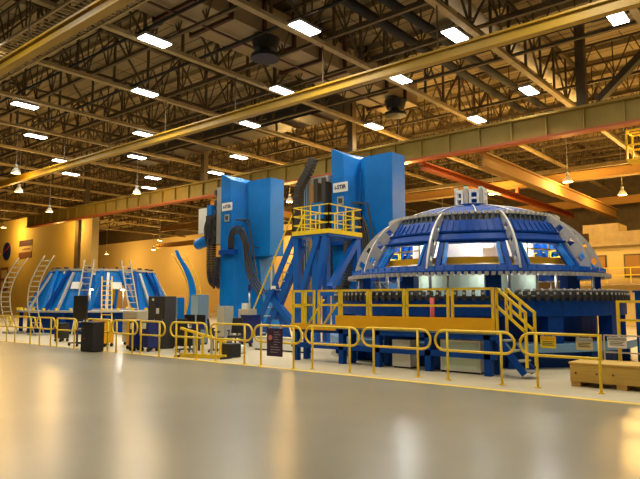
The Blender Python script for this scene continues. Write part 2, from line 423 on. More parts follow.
for it in LEDS + [(a, b, 'white ceiling light continuing the rows above and behind the viewer') for a, b in XTRA]:
    x, y, lab = it
    if first: L0.location = (x, y, 12.1); L0['label'] = lab; first = False
    else: dup(L0, (x, y, 12.1), None, lab)
    lo = bpy.data.objects.new('high_bay_lamp', led_light); COL.objects.link(lo); lo.location = (x, y, 12.08)
# sodium high bays
sod = bpy.data.lights.new('sodium_lamp', 'POINT'); sod.energy = SOD_W; sod.color = SODC; sod.shadow_soft_size = .6
B0 = thing('sodium_high_bay', 'x', 'ceiling light', (0, 0, 0), 0, 'orange sodium high bays')
MB().lathe([(.30, 0), (.27, .16), (.12, .36), (.10, .36), (.24, .16), (.28, 0)], 16).build('reflector', 'white', B0)
MB().cyl((0, 0), .14, .02, .3, 12).build('bulb', 'bulb', B0)
MB().cyl((0, 0), .11, .36, .62, 12).build('ballast', 'grey', B0)
SODS = [(-41.5, 17.3, 10.3, 'orange glowing high bay lamp at the far left edge, upper of the pair'), (-46.8, 19.8, 10.0, 'orange glowing high bay lamp at the far left edge, lower of the pair'),
 (-52.0, 24.7, 9.5, 'orange glowing high bay lamp above the yellow wall at left'), (-40.5, 26.0, 10.0, 'orange glowing high bay lamp above the wall pillar, beside a small green light'),
 (-19.7, 31.0, 9.5, 'orange high bay lamp just right of the second blue column'), (-18.3, 41.4, 9.5, 'orange high bay lamp above the dome, right of its crown'),
 (-12.6, 40.3, 9.5, 'bright orange high bay lamp above the right shoulder of the dome'), (-11.1, 47.9, 9.5, 'bright orange high bay lamp near the right edge, below the broad girder'),
 (-32.1, 34.4, 9.5, 'orange high bay lamp between the two blue columns'), (-26.4, 48.7, 9.5, 'small orange high bay lamp just behind the dome crown at left'),
 (-62.0, 30.6, 10.0, 'orange lamp close to the wall pillar'), (-76.5, 30.8, 10.6, 'orange lamp washing the wall above the striped banner'),
 (-96, 56, 9.8, 'added orange high bay lamp brightening the far wall, far behind the first blue column'), (-66, 46, 9.5, 'added orange high bay lamp in front of the far yellow wall, brightening it'), (-82, 56, 9.8, 'added orange high bay lamp brightening the far yellow wall at left, close to it'),  # lamps added to throw more light on the far wall
 (-56, 58, 9.8, 'orange high bay lamp close to the far yellow wall, left of the first blue column'), (-6, 35.4, 9.5, 'orange high bay lamp in the bay behind the right part of the olive girder'), (-4.5, 46, 9.8, 'orange high bay lamp near the upper office windows')]
sod2 = sod.copy(); sod2.energy = 330; sod3 = sod.copy(); sod3.energy = 850
first = True; stems = []
for x, y, z, lab in SODS:
    if first: B0.location = (x, y, z); B0['label'] = lab; first = False; bb = B0
    else: bb = dup(B0, (x, y, z), None, lab)
    stems.append((bb, z))
    lo = bpy.data.objects.new('sodium_lamp', sod2 if y < 29 and x < -24 else (sod3 if y < 31.5 and x < -60 else sod)); COL.objects.link(lo); lo.location = (x, y, z - .28)
for bb, z in stems: MB().bar((0, 0, .62), (0, 0, 15.3 - z), .03).build('stem', 'grey', bb)
# yellow basket at the right edge
t = thing('lift_cage', 'yellow cage hanging from the roof steel at the right edge', 'lift cage', (-6.4, 33, 8.7))
m = MB()
for dx in (-.8, .8):
    for dy in (-.6, .6): m.bar((dx, dy, 0), (dx, dy, 1.5), .08)
for z in (0, .75, 1.5):
    m.bar((-.8, -.6, z), (.8, -.6, z), .08); m.bar((-.8, .6, z), (.8, .6, z), .08); m.bar((-.8, -.6, z), (-.8, .6, z), .08); m.bar((.8, -.6, z), (.8, .6, z), .08)
m.build('cage_frame', 'yellow', t)
MB().box(-.8, .8, -.6, .6, -.05, -.0).build('cage_floor', 'yellow', t)
MB().bar((0, 0, 1.5), (0, 0, 6.7), .08).build('hanger', 'brown', t)
m = MB(); m.bar((-.8, 0, 1.5), (.8, 0, 1.5), .08); m.build('lifting_bar', 'yellow', t)

# ------------------------------------------------------------------ wall signs
t = thing('round_emblem', 'round dark blue space agency emblem on the yellow wall at far left', 'wall emblem', (-80.5, 32.97, 8.05))
def disc(cx_, y, cz, r, th, n=40): 
    vs = [(cx_ + r * math.cos(2 * PI * k / n), yy, cz + r * math.sin(2 * PI * k / n)) for yy in (y, y - th) for k in range(n)]
    fs = [tuple(range(n)), tuple(range(2 * n - 1, n - 1, -1))] + [(k, n + k, n + (k + 1) % n, (k + 1) % n) for k in range(n)]
    return MB().add(vs, fs)
disc(0, 0, 0, 1.15, .04).build('disc', 'navy', t)
text('NASA', .78, 'white', t, (-80.5, 32.95, 8.02), (1, 0, 0), (0, 0, 1))
MB().tube([(-1.05, -.12, -.35), (-.3, -.12, .0), (.35, -.12, .25), (1.1, -.12, .75)], [.03, .07, .07, .02], 6).build('red_swoosh', 'red', t)
t = thing('striped_banner', 'large banner with dark, white and brown bands on the yellow wall', 'banner', (-75.2, 33, 6.95))
M['plum'] = mat('plum_band', (0.10, 0.04, 0.05), .7); M['brownband'] = mat('brown_band', (0.25, 0.10, 0.04), .7); M['cream'] = mat('cream_band', (0.72, 0.55, 0.25), .7)
MB().box(-1.75, 1.75, -.06, -.01, 1.45, 2.2).build('upper_band', 'plum', t)
MB().box(-1.75, 1.75, -.06, -.01, .72, 1.45).build('middle_band', 'cream', t)
MB().box(-1.75, 1.75, -.06, -.01, 0, .72).build('lower_band', 'brownband', t)
m = MB()
for k in range(6): m.box(-.7 + k * .36, -.48 + k * .36, -.075, -.06, .98, 1.18)
m.build('lettering', 'brownband', t)
t = thing('framed_wall_panel', 'tall brown framed panel low on the yellow wall under the round emblem', 'wall panel', (-80.9, 33, 3.0))
m = MB(); m.box(-1.2, -.9, -.08, -.01, 0, 3); m.box(.9, 1.2, -.08, -.01, 0, 3); m.box(-.9, .9, -.08, -.01, 2.7, 3); m.box(-.9, .9, -.08, -.01, 0, .3); m.box(-.9, 0, -.08, -.01, 1.3, 1.6)
m.build('frame', 'brownband', t)
MB().box(-.9, .9, -.04, -.01, .3, 2.7).build('panel', 'cream', t)

# ------------------------------------------------------------------ office structure at right rear
t = thing('mezzanine_office', 'yellow walled two storey office block in the right background', 'office', (-9, 45, 0))
MB().box(-14.5, 3, 45, 50, 0, 5.5).build('wall', 'ivory', t, world=True)
MB().box(-14.8, 3.3, 44.6, 50.3, 5.5, 5.7).build('roof', 'tan', t, world=True)
MB().box(-14.5, 3, 44.2, 45, 2.75, 2.9).build('walkway', 'tan', t, world=True)
m = MB(); m.bar((-14.5, 44.25, 3.95), (3, 44.25, 3.95), .07); m.bar((-14.5, 44.25, 3.45), (3, 44.25, 3.45), .05)
for k in range(12): m.bar((-14.5 + k * 1.5, 44.25, 2.9), (-14.5 + k * 1.5, 44.25, 3.95), .06)
m.build('guard_rail', 'yellow', t, world=True)
for x in (-12.2, -10.0, -7.4, -4.5):
    w = MB().box(x - .55, x + .55, 44.93, 45, 3.3, 4.9).build('window', 'brown', t, world=True)
    MB().box(x - .45, x + .45, 44.9, 44.93, 3.4, 4.8).build('pane', 'orange', w, world=True)
t = thing('stored_crates', 'tan boxy load standing on the roof of the yellow office', 'crate', (-10, 47, 5.7))
m = MB(); m.box(-3, 3, -1.2, 1.2, 0, .9); m.box(-3.4, -1, -1.2, 1.2, .9, 1.5); m.build('box', 'tan', t)

# ------------------------------------------------------------------ hoop barriers
def hoop(x0, x1, y, posts, label, left_square=False, right_square=False):
    t = thing('hoop_barrier', label, 'barrier', ((x0 + x1) / 2, y, 0), 0, 'yellow hoop barriers')
    zc, r = .85, .215; pts = []
    L, R_ = x0, x1
    if right_square: pts += [(R_, y, zc - r), (R_, y, zc + r)]
    else: pts += [(R_ - r + r * math.sin(a), y, zc - r * math.cos(a)) for a in [PI * k / 8 for k in range(9)]]
    if left_square: pts += [(L, y, zc + r), (L, y, zc - r)]
    else: pts += [(L + r - r * math.sin(a), y, zc + r * math.cos(a)) for a in [PI * k / 8 for k in range(9)]]
    MB().tube(pts, .028, 8, closed=True).build('rail', 'yellow', t, world=True)
    for p in posts:
        MB().tube([(p, y, 0), (p, y, zc + r)], .028, 8).build('post', 'yellow', t, world=True)
        b = MB().cyl((p, y), .07, 0, .015, 12).build('foot_plate', 'yellow', t, world=True)
    return t
hoop(-4.86, -3.30, 12.1, (-4.52, -3.34), 'yellow hoop barrier nearest the right edge, carrying hanging signs', right_square=True)
hoop(-6.75, -4.93, 12.0, (-6.45, -5.22), 'yellow hoop barrier in front of the right stair of the dome platform')
hoop(-8.76, -6.87, 12.0, (-8.42, -7.20), 'yellow hoop barrier in front of the middle of the dome platform')
hoop(-10.36, -8.66, 11.72, (-10.12, -8.93), 'yellow hoop barrier in front of the left part of the dome platform')
hoop(-11.93, -10.2, 11.4, (-11.66, -10.48), 'yellow hoop barrier directly behind the dark purple poster')
hoop(-13.75, -12.0, 11.4, (-13.5, -12.3), 'yellow hoop barrier between the leaning rail and the purple poster')
hoop(-15.6, -13.85, 11.35, (-15.3, -14.3), 'yellow hoop barrier behind the leaning yellow rail')
hoop(-17.0, -15.67, 11.2, (-16.95, -15.95), 'yellow hoop barrier in front of the dark grey cabinet', left_square=True)
hoop(-18.6, -17.08, 11.15, (-18.3, -17.35), 'yellow hoop barrier in front of the beige tool chest')
hoop(-20.5, -18.75, 11.25, (-20.4, -19.0), 'yellow hoop barrier just behind the tall black bin')
hoop(-22.35, -20.75, 11.05, (-22.2, -20.9), 'yellow hoop barrier in front of the black display board')
hoop(-24.0, -22.5, 11.1, (-23.7, -22.8), 'third yellow hoop barrier from the left edge')
hoop(-26.2, -24.1, 11.1, (-25.9, -24.5), 'second yellow hoop barrier from the left edge')
hoop(-28.5, -26.35, 11.1, (-28.1, -26.7), 'yellow hoop barrier cut by the left edge')

# ------------------------------------------------------------------ signs on the right barrier
def hang_sign(x0, x1, z0, z1, y, m, hm, label, lines, head=None):
    t = thing('hanging_sign', label, 'sign', ((x0 + x1) / 2, y, z0))
    w = x1 - x0; h = z1 - z0
    MB().box(-w / 2, w / 2, -.012, .0, 0, h).build('board', m, t)
    MB().box(-w / 2 + .01, w / 2 - .01, -.016, -.012, h * .68, h - .01).build('header_band', hm, t)
    if head: text(head, h * .22, 'white' if hm in ('black', 'navy', 'red') else 'black', t, ((x0 + x1) / 2, y - .018, z0 + h * .82), (1, 0, 0), (0, 0, 1), ext=.001)
    m_ = MB()
    for k in range(lines): m_.box(-w * .38, w * (.38 - .1 * (k % 2)), -.0145, -.012, h * (.52 - .14 * k), h * (.52 - .14 * k) + h * .06)
    m_.build('small_print', 'charcoal', t)
    for sx in (-.35, .35): MB().box(w * sx - .008, w * sx + .008, -.02, 0.03, h, h + .045).build('clip', 'silver', t)
    return t
hang_sign(-4.42, -4.12, .79, 1.02, 12.06, 'yellow', 'amber', 'yellow caution sign hanging on the rightmost hoop barrier', 3)
hang_sign(-3.74, -3.44, .79, 1.02, 12.06, 'cream', 'grey', 'pale sign with grey header near the square end of the rightmost hoop barrier', 3)
t = thing('thin_rail_stand', 'thin grey wire stand holding a white sign beyond the wooden crate', 'sign stand', (-3.4, 14, 0))
m = MB()
for x in (-3.76, -2.9): m.bar((x, 14, 0), (x, 14, .98), .03)
m.bar((-3.76, 14, .98), (-2.9, 14, .98), .03); m.bar((-3.76, 14, .62), (-2.9, 14, .62), .03)
m.build('stand_frame', 'silver', t, world=True)
hang_sign(-3.68, -3.30, .72, .95, 13.97, 'white', 'grey', 'white sign with grey header on the thin wire stand', 3)

# ------------------------------------------------------------------ purple poster on stanchion
t = thing('hanging_poster', 'dark purple poster board with small lettering hanging on a yellow hoop barrier', 'poster', (-11.1, 11.37, 0))
MB().box(-.28, .28, -.03, -.01, .28, 1.0).build('poster_board', 'purple', t)
disc(-.15, -.031, .76, .07, .004, 16).build('pink_star', mat('pink_ink', (.75, .22, .2), .5), t)
m = MB()
for k in range(9): m.box(-.03 - .12 * (k > 5), .16 + .06 * math.sin(k * 2.1), -.034, -.031, .90 - k * .065, .915 - k * .065)
m.build('small_print', 'grey', t)
for x in (-.2, .2): MB().box(x - .012, x + .012, -.035, .06, 1.0, 1.1).build('hook', 'silver', t)

# ------------------------------------------------------------------ leaning rail and black box
t = thing('sloping_rail', 'low yellow sloping rail with pale uprights on the floor by the line', 'rail', (-14.7, 11.8, 0))
A = Vector((-15.35, 11.55, 0)); B = Vector((-13.75, 12.0, 0))
MB().bar(A + Vector((0, 0, .88)), B + Vector((0, 0, .50)), .07).build('top_rail', 'yellow', t, world=True)
MB().bar(A + Vector((0, 0, .06)), B + Vector((0, 0, .06)), .09, .12).build('bottom_rail', 'yellow', t, world=True)
for k in range(5):
    u = .12 + .19 * k; P = A.lerp(B, u)
    MB().bar(P + Vector((0, 0, .06)), P + Vector((0, 0, .88 - .38 * u)), .06).build('upright', 'beige' if k % 2 else 'yellow', t, world=True)
for P in (A, B): MB().bar(P + Vector((0, -.2, .0)), P + Vector((0, .2, .0)), .06, .06).build('foot', 'black', t, world=True)
for o_ in t.children:
    if o_.name.startswith('foot'): o_.location.z += .03
tag(MB().box(-14.35, -13.85, 12.25, 12.7, 0, .42).build('black_box', 'black', bevel=.02), 'squat black box standing behind the low end of the sloping rail', 'box')

# ------------------------------------------------------------------ wooden crate
t = thing('wooden_crate', 'long pine crate on skids standing on the floor at the right edge', 'crate', (-3.25, 13.1, 0))
M['crateedge'] = mat('pine_batten', (0.60, 0.36, 0.10), .6)
MB().box(-4.1, -2.35, 12.75, 13.65, .10, .45).build('box', 'wood', t, world=True)
MB().box(-4.12, -2.33, 12.73, 13.67, .45, .48).build('lid', 'wood', t, world=True)
for x in (-4.0, -3.15, -2.45): MB().box(x - .09, x + .09, 12.77, 13.63, 0, .10).build('skid', 'crateedge', t, world=True)
m = MB()
for x in (-4.0, -3.6, -3.3, -2.7): m.box(x, x + .03, 12.72, 12.755, .26, .29)
m.build('fastener', 'charcoal', t, world=True)

# ------------------------------------------------------------------ blue machining columns
def chain(path, w, h, up, t, name='cable_chain', m='rubber', step=.11):
    path = [Vector(p) for p in path]; mb = MB(); L = 0
    for a, b in zip(path[:-1], path[1:]):
        d = (b - a).length; n = max(1, int(round(d / step)))
        for k in range(n):
            p = a.lerp(b, k / n); q = a.lerp(b, (k + .82) / n); mb.bar(p, q, w, h, up)
    return mb.build(name, m, t, world=True)
def column(ax, ay, w, label, head, name='machine_column'):
    t = thing(name, label, 'machine column', (ax + w / 2, ay + .6, 0))
    k = w / 3.3
    def P(l): return [(ax + x * k, ay + y) for x, y in l]
    top = P([(0, 0), (.7, 0), (1.15, .75), (1.75, .55), (1.75, 1.6), (0, 1.6)])
    bot = P([(0, 0), (1.15, 0), (1.9, .65), (2.9, .45), (2.9, 1.6), (0, 1.6)])
    MB().prism(bot, 0, 8.4, top, [9.0, 8.62, 8.42, 8.42, 8.42, 9.0]).build('tapered_body', 'azure', t, world=True)
    rb = P([(1.35, .55), (1.75, .3), (3.25, .3), (3.25, 1.35), (1.35, 1.35)])
    MB().prism(rb, 4.15, 8.38).build('upper_block', 'azure', t, world=True)
    MB().box(ax - .12 * k, ax, ay + .15, ay + 1.3, .3, 8.6).build('guideway', 'charcoal', t, world=True)
    sg = MB().box(ax + .12, ax + .98, ay - .04, ay - .01, 6.82, 7.28).build('name_plate', 'white', t, world=True)
    text('i-STIR', .27, 'navy', sg, (ax + .55, ay - .045, 7.05), (1, 0, 0), (0, 0, 1), offs=.008)
    b2 = MB().box(ax + .38, ax + .75, ay - .05, ay - .01, 6.2, 6.6).build('junction_box', 'grey', t, world=True)
    MB().box(ax + .45, ax + .68, ay - .06, ay - .05, 6.28, 6.52).build('dial', 'charcoal', b2, world=True)
    # arched hoses over the front face
    for j in range(4):
        o = .11 * j
        pth = smooth_path([(ax + (.75 + o) * k, ay - .12, 4.6), (ax + (.85 + o * .9) * k, ay - .2, 5.3), (ax + (1.15 + o * .5) * k, ay - .22, 5.75 - o), (ax + (1.7 - o * .4) * k, ay - .22, 5.75 - o), (ax + (2.15 - o * .8) * k, ay - .2, 5.1 - o), (ax + (2.35 - o) * k, ay - .18, 4.1 - o), (ax + (2.6 - o) * k, ay - .16, 3.2 - o), (ax + (3.3 - o) * k, ay - .1, 2.2 - o)], 5)
        MB().tube(pth, .05, 6).build('hose', 'rubber', t, world=True)
    m = MB(); m.bar((ax + 1.3 * k, ay - .15, 6.2), (ax + 2.2 * k, ay - .15, 6.1), .07); m.bar((ax + 2.2 * k, ay - .15, 6.1), (ax + 2.75 * k, ay - .12, 3.1), .06); m.bar((ax + 1.3 * k, ay - .15, 6.2), (ax + 1.3 * k, ay + .6, 6.2), .07)
    m.bar((ax + 2.5 * k, ay - .15, 4.6), (ax + 2.5 * k, ay + .6, 4.6), .05)
    m.build('hose_bracket', 'charcoal', t, world=True)
    m = MB()
    m.box(ax + .2, ax + 1.5, ay - .3, ay, 4.3, 4.55); m.build('shelf_bracket', 'blue', t, world=True)
    # vertical cable loop at the head side
    if head:
        for yy in (.0, .35):
            lp = smooth_path([(ax - .95, ay + yy, 6.6), (ax - 1.0, ay + yy, 5.0), (ax - .95, ay + yy, 3.2), (ax - .55, ay + yy, 2.55), (ax - .1, ay - .25 + yy * .4, 2.9), (ax + .15, ay - .28, 4.2)], 5)
            chain(lp, .26, .14, (1, 0, 0), t)
        sl = MB().box(ax - .5, ax - .12, ay + .1, ay + 1.3, 5.0, 8.3).build('slide', 'grey', t, world=True)
        m = MB()
        for z in (5.4, 6.0, 6.6, 7.2, 7.8): m.box(ax - .62, ax - .5, ay + .0, ay + .35, z, z + .35)
        m.build('slide_block', 'charcoal', sl, world=True)
        hd = MB().box(ax - 1.35, ax - .62, ay + .0, ay + 1.0, 5.0, 6.7).build('spindle_head', 'charcoal', t, world=True)
        MB().box(ax - 2.15, ax - 1.35, ay + .1, ay + .6, 5.7, 7.2).build('white_cover', 'white', hd, world=True)
        MB().box(ax - 1.2, ax - .8, ay - .05, ay + .5, 6.7, 7.3).build('blue_housing', 'azure', hd, world=True)
        MB().tube([(ax - 2.65, ay + .35, 5.1), (ax - 2.5, ay + .35, 5.1), (ax - 1.3, ay + .35, 5.35)], [.2, .33, .33], 16).build('spindle_motor', 'azure', hd, world=True)
        m = MB()
        for q in range(6): m.tube(smooth_path([(ax - 1.25 + .1 * q, ay - .05, 5.2), (ax - 1.3 + .1 * q, ay - .15, 5.9), (ax - 1.1 + .08 * q, ay - .08, 6.6)], 4), .03, 6)
        m.build('hose_bundle', 'rubber', hd, world=True)
    else:
        lp = smooth_path([(ax - 1.9, ay + .2, 8.7), (ax - 2.0, ay + .1, 7.6), (ax - 1.75, ay + .1, 6.8), (ax - 1.0, ay, 6.7)], 5)
        lp = smooth_path([(ax - .9, ay - .3, 8.6), (ax - 1.2, ay - .3, 8.0), (ax - 1.75, ay - .3, 7.3), (ax - 1.95, ay - .3, 6.4), (ax - 1.95, ay - .3, 5.0)], 5)
        chain(lp, .4, .3, (0, 1, 0), t)
        for xx in (-.85, -.35):
            MB().box(ax + xx - .12, ax + xx + .12, ay - .2, ay + .3, 3.2, 7.6).build('slide', 'charcoal', t, world=True)
        MB().box(ax - 1.2, ax - .1, ay - .15, ay + .3, 7.4, 7.7).build('slide_cap', 'grey', t, world=True)
        MB().box(ax - 1.0, ax - .3, ay - .35, ay - .15, 5.6, 6.4).build('spindle_head', 'azure', t, world=True)
        lp = smooth_path([(ax + .1, ay - .45, 4.6), (ax + .15, ay - .45, 3.0), (ax + .6, ay - .5, 2.2), (ax + 1.15, ay - .45, 2.4), (ax + 1.3, ay - .4, 3.6), (ax + 1.3, ay - .35, 4.8)], 5)
        chain(lp, .5, .2, (1, 0, 0), t)
    return t
column(-26.4, 22.5, 3.75, 'tall blue machining column at left with black hoses and a side mounted spindle head', True)
column(-17.8, 22.0, 3.3, 'tall blue machining column on the right, behind the yellow railed access tower', False)
# tall roof column behind
t = thing('building_column', 'grey steel building column seen behind the access tower', 'column', (-25.6, 29.2, 0))
m = MB(); m.box(-.35, -.29, -.25, .25, 0, 9.6); m.box(.29, .35, -.25, .25, 0, 9.6); m.box(-.29, .29, -.03, .03, 0, 9.6); m.build('shaft', 'brown', t)
for k, x in enumerate((-.2, 0, .2)): MB().tube([(x, -.12, 0), (x, -.12, 9.6)], .05, 6).build('conduit', 'bluegrey', t)

# ------------------------------------------------------------------ access tower
t = thing('access_tower', 'blue framed access tower with yellow railed platform and ship stair', 'access tower', (-15.2, 18.6, 0))
x0, x1, y0, y1, zp = -16.15, -14.3, 17.5, 19.6, 4.33
MB().box(x0, x1, y0, y1, zp - .14, zp).build('deck', 'midblue', t, world=True)
m = MB()
m.box(x0 - .03, x1 + .03, y0 - .03, y0, zp - .05, zp + .12); m.box(x1, x1 + .03, y0, y1, zp - .05, zp + .12); m.box(x0 - .03, x0, y0, y1, zp - .05, zp + .12)
m.build('toe_board', 'yellow', t, world=True)
def guard(t, pts, z, n, h=1.07, r=.03, m='yellow', mids=(.55,), name='guard_rail'):
    mb = MB()
    for a, b, c in zip(pts[:-1], pts[1:], n):
        a = Vector((*a, z)); b = Vector((*b, z))
        for k in range(c + 1):
            p = a.lerp(b, k / c); mb.bar(p, p + Vector((0, 0, h)), r * 1.25)
        for zz in (h,) + tuple(mids): mb.bar(a + Vector((0, 0, zz)), b + Vector((0, 0, zz)), r * 1.25)
    return mb.build(name, m, t, world=True)
guard(t, [(x0, y1), (x0, y0), (x1, y0), (x1, y1), (x0, y1)], zp, (3, 4, 4, 4), mids=(.36, .72))
for (x, y) in ((x0 + .12, y0 + .15), (x1 - .75, y0 + .15), (x0 + .12, y1 - .15), (x1 - .15, y1 - .15)):
    MB().box(x - .12, x + .12, y - .12, y + .12, 0, zp - .14).build('leg', 'midblue', t, world=True)
br = [((x0 + .9, y0 + .1, .9), (x1 - .2, y0 + .1, zp - .14)), ((x0 + .15, y0 + .1, 1.4), (x0 + 1.3, y0 + .1, zp - .14)), ((x0 - 1.4, y0 + .4, 1.0), (x0 + .2, y0 + .4, 3.9)), ((x1 - .1, y0 + .2, 2.2), (x1 - .1, y1 - .2, zp - .2)), ((x0 - 1.7, y0 + .3, 2.1), (x0 + .1, y0 + .3, .5)), ((x0 - .7, y0 + .5, .1), (x0 - 1.5, y0 + .5, 2.4))]
for a, b in br: MB().bar(a, b, .24, .24).build('brace', 'midblue', t, world=True)
MB().box(x0 - 1.9, x1, y0 + .05, y0 + .35, .0, .16).build('base_beam', 'midblue', t, world=True)
MB().box(x0, x1 + .3, y0 + .02, y0 + .22, 1.9, 2.1).build('cross_beam', 'midblue', t, world=True)
# ship stair
a = Vector((-18.7, 17.95, .0)); b = Vector((-16.2, 17.95, zp))
st = MB(); 
for yy in (-.3, .3): st.bar(a + Vector((0, yy, 0)), b + Vector((0, yy, 0)), .05, .26)
sto = st.build('stair_stringer', 'midblue', t, world=True)
m = MB()
for k in range(1, 12): 
    p = a.lerp(b, k / 12); MB().box(p.x - .12, p.x + .12, p.y - .28, p.y + .28, p.z - .015, p.z + .015).build('tread', 'white', t, world=True)
m = MB()
for yy in (-.33, .33):
    o = Vector((0, yy, 1.0)); m.bar(a + o, b + o, .045); m.bar(a + Vector((0, yy, 0)), a + o, .045); m.bar(a.lerp(b, .5) + Vector((0, yy, 0)), a.lerp(b, .5) + o, .045)
m.build('stair_handrail', 'yellow', t, world=True)
MB().box(-17.35, -17.1, 17.5, 17.52, 2.2, 2.32).build('white_tag', 'white', t, world=True)

# ------------------------------------------------------------------ work platform before the dome
t = thing('work_platform', 'long yellow railed work platform on blue legs in front of the dome', 'work platform', (-9, 13.8, 0))
PX0, PX1, PY0, PY1, PZ = -12.15, -5.85, 13.1, 13.75, 1.02
MB().box(PX0, PX1, PY0, PY1, PZ - .08, PZ).build('deck', 'bluegrey', t, world=True)
MB().box(-10.45, PX1, PY0 - .03, PY0, PZ - .03, PZ + .30).build('kick_plate', 'amber', t, world=True)
MB().box(PX0, -10.45, PY0 - .03, PY0, PZ - .12, PZ + .04).build('edge_angle', 'amber', t, world=True)
MB().box(PX0 - .03, PX0, PY0, PY1, PZ - .12, PZ + .04).build('edge_angle', 'amber', t, world=True)
segs = [(-12.1, -11.32), (-11.25, -10.6), (-10.3, -9.42), (-9.32, -8.25), (-8.15, -7.0), (-6.9, -5.88)]
segs = [(-12.1, -11.72), (-11.66, -11.28), (-11.1, -10.35), (-10.28, -9.40), (-9.3, -8.27), (-8.17, -7.02), (-6.9, -5.88)]
for (a, b) in segs:
    m = MB()
    for x in (a, b): m.bar((x, PY0 + .03, PZ), (x, PY0 + .03, 2.02), .055)
    for z in (2.0, 1.6): m.bar((a, PY0 + .03, z), (b, PY0 + .03, z), .055)
    m.build('guard_rail', 'yellow', t, world=True)
m = MB()
for y in (PY0 + .1, PY1): m.bar((PX0, y, PZ), (PX0, y, 2.02), .055)
for z in (2.0, 1.55): m.bar((PX0, PY0, z), (PX0, PY1, z), .055)
m.build('guard_rail', 'yellow', t, world=True)
for x in (-12.0, -10.3, -9.1, -7.6, -6.05):
    MB().box(x - .08, x + .08, PY0 + .02, PY0 + .18, 0, PZ - .08).build('leg', 'blue', t, world=True)
    MB().box(x - .08, x + .08, PY1 - .18, PY1 - .02, 0, PZ - .08).build('leg', 'blue', t, world=True)
MB().box(PX0, PX1, PY0 + .02, PY0 + .14, .38, .52).build('tie_beam', 'blue', t, world=True)
MB().box(PX0, PX1, PY0 + .02, PY0 + .14, .82, .94).build('tie_beam', 'blue', t, world=True)
# right stair of the platform
m = MB()
for yy in (PY0 + .06, PY0 + .6):
    MB().bar((-5.85, yy, PZ - .1), (-5.2, yy, .1), .05, .14).build('stair_stringer', 'blue', t, world=True)
for k in range(4): MB().box(-5.8 + k * .17, -5.58 + k * .17, PY0 + .09, PY0 + .57, .8 - k * .22, .83 - k * .22).build('tread', 'grey', t, world=True)
for yy in (PY0 + .06, PY0 + .6):
    m = MB(); m.bar((-5.8, yy, 2.0), (-5.14, yy, 1.45), .055); m.bar((-5.8, yy, 1.6), (-5.14, yy, 1.02), .055); m.bar((-5.14, yy, 1.47), (-5.14, yy, .25), .055); m.bar((-5.8, yy, .95), (-5.8, yy, 2.02), .055)
    m.bar((-5.47, yy, 1.3), (-5.47, yy, 1.72), .045)
    m.build('stair_handrail', 'yellow', t, world=True)
# inner loose bits on the platform
for (x, lab) in ((-11.5, 'short yellow diagonal stair rail inside the platform'),):
    m = MB(); m.bar((-11.9, 13.6, PZ + .02), (-11.3, 13.6, 1.75), .05); m.bar((-11.3, 13.6, PZ + .02), (-10.8, 13.6, 1.65), .05); m.build('inner_rail', 'yellow', t, world=True)
# equipment under the platform
def simple_unit(x0, x1, y0, y1, z1, m, label, cat, name, door='grey', z0=0):
    t = thing(name, label, cat, ((x0 + x1) / 2, (y0 + y1) / 2, z0))
    MB().box(x0, x1, y0, y1, z0 + .04, z1).build('body', m, t, world=True, bevel=.01)
    MB().box(x0 + .03, x1 - .03, y0 + .03, y1 - .03, z0, z0 + .04).build('plinth', 'black', t, world=True)
    MB().box(x0 + .06, x1 - .06, y0 - .015, y0, z0 + .1, z1 - .06).build('door', door, t, world=True)
    return t
simple_unit(-8.75, -8.2, 13.3, 13.7, .72, 'white', 'small white equipment box under the middle of the platform', 'equipment box', 'equipment_box', 'white')
simple_unit(-7.35, -6.3, 13.3, 13.7, .78, 'white', 'large white equipment box under the right half of the platform', 'equipment box', 'equipment_box', 'palegreen')
tag(MB().tube([(-7.86, 13.85, 0), (-7.86, 13.85, 1.8)], .06, 12).build('red_post', 'red'), 'upright red post seen between the platform rails before the dome base', 'post')

# ------------------------------------------------------------------ dome fixture
DC = (-8.99, 18.58)
TH = math.atan2(DC[1], DC[0])          # direction from the viewer
VIEW = TH + PI                          # azimuth from the dome centre towards the viewer
def az(phi_deg): return VIEW + math.radians(phi_deg)      # + turns to the viewer's right
def ell(z, R0=4.3, zb=2.62, h=2.36):
    u = (z - 2.62) / 1.8
    return 4.18 - 1.36 * u + .03 * math.sin(PI * max(0, min(1, u)))
base = thing('rotary_table', 'round blue base frame with clamp ring and pillars carrying the dome', 'rotary table', (DC[0], DC[1], 0), 0)
base.scale = (.915, .915, 1)
def lathe_w(prof, name, m, parent, n=96):
    return MB().lathe(prof, n).build(name, m, parent)
lathe_w([(4.55, 1.32), (4.95, 1.32), (4.95, 1.78), (4.55, 1.78)], 'ring_beam', 'blue', base)
lathe_w([(4.3, 1.78), (5.0, 1.78), (5.0, 1.84), (4.3, 1.84)], 'ring_plate', 'charcoal', base)
lathe_w([(3.2, .42), (5.2, .42), (5.2, .62), (3.2, .62)], 'lower_table', 'paleblue', base)
lathe_w([(3.4, .0), (4.75, .0), (4.75, .42), (3.4, .42)], 'plinth_ring', 'blue', base, 64)
lathe_w([(3.9, .62), (4.05, .62), (4.05, 1.8), (3.9, 1.8)], 'inner_drum', 'blue', base, 64)
NP = 12
for k in range(NP):
    a = az(27 + 360 / NP * k); ca, sa = math.cos(a), math.sin(a)
    m = MB().obox((4.72 * ca, 4.72 * sa, .97), (ca, sa, 0), (-sa, ca, 0), (0, 0, 1), .20, .24, .35)
    m.build('pillar', 'blue', base)
    m = MB(); m.bar((4.7 * ca, 4.7 * sa, .3), (5.6 * ca, 5.6 * sa, .3), .18, .2) if False else None
for k in range(NP):
    a = az(12 + 360 / NP * k); ca, sa = math.cos(a), math.sin(a)
    MB().obox((4.7 * ca, 4.7 * sa, .2), (ca, sa, 0), (-sa, ca, 0), (0, 0, 1), .3, .14, .22).build('foot', 'blue', base)
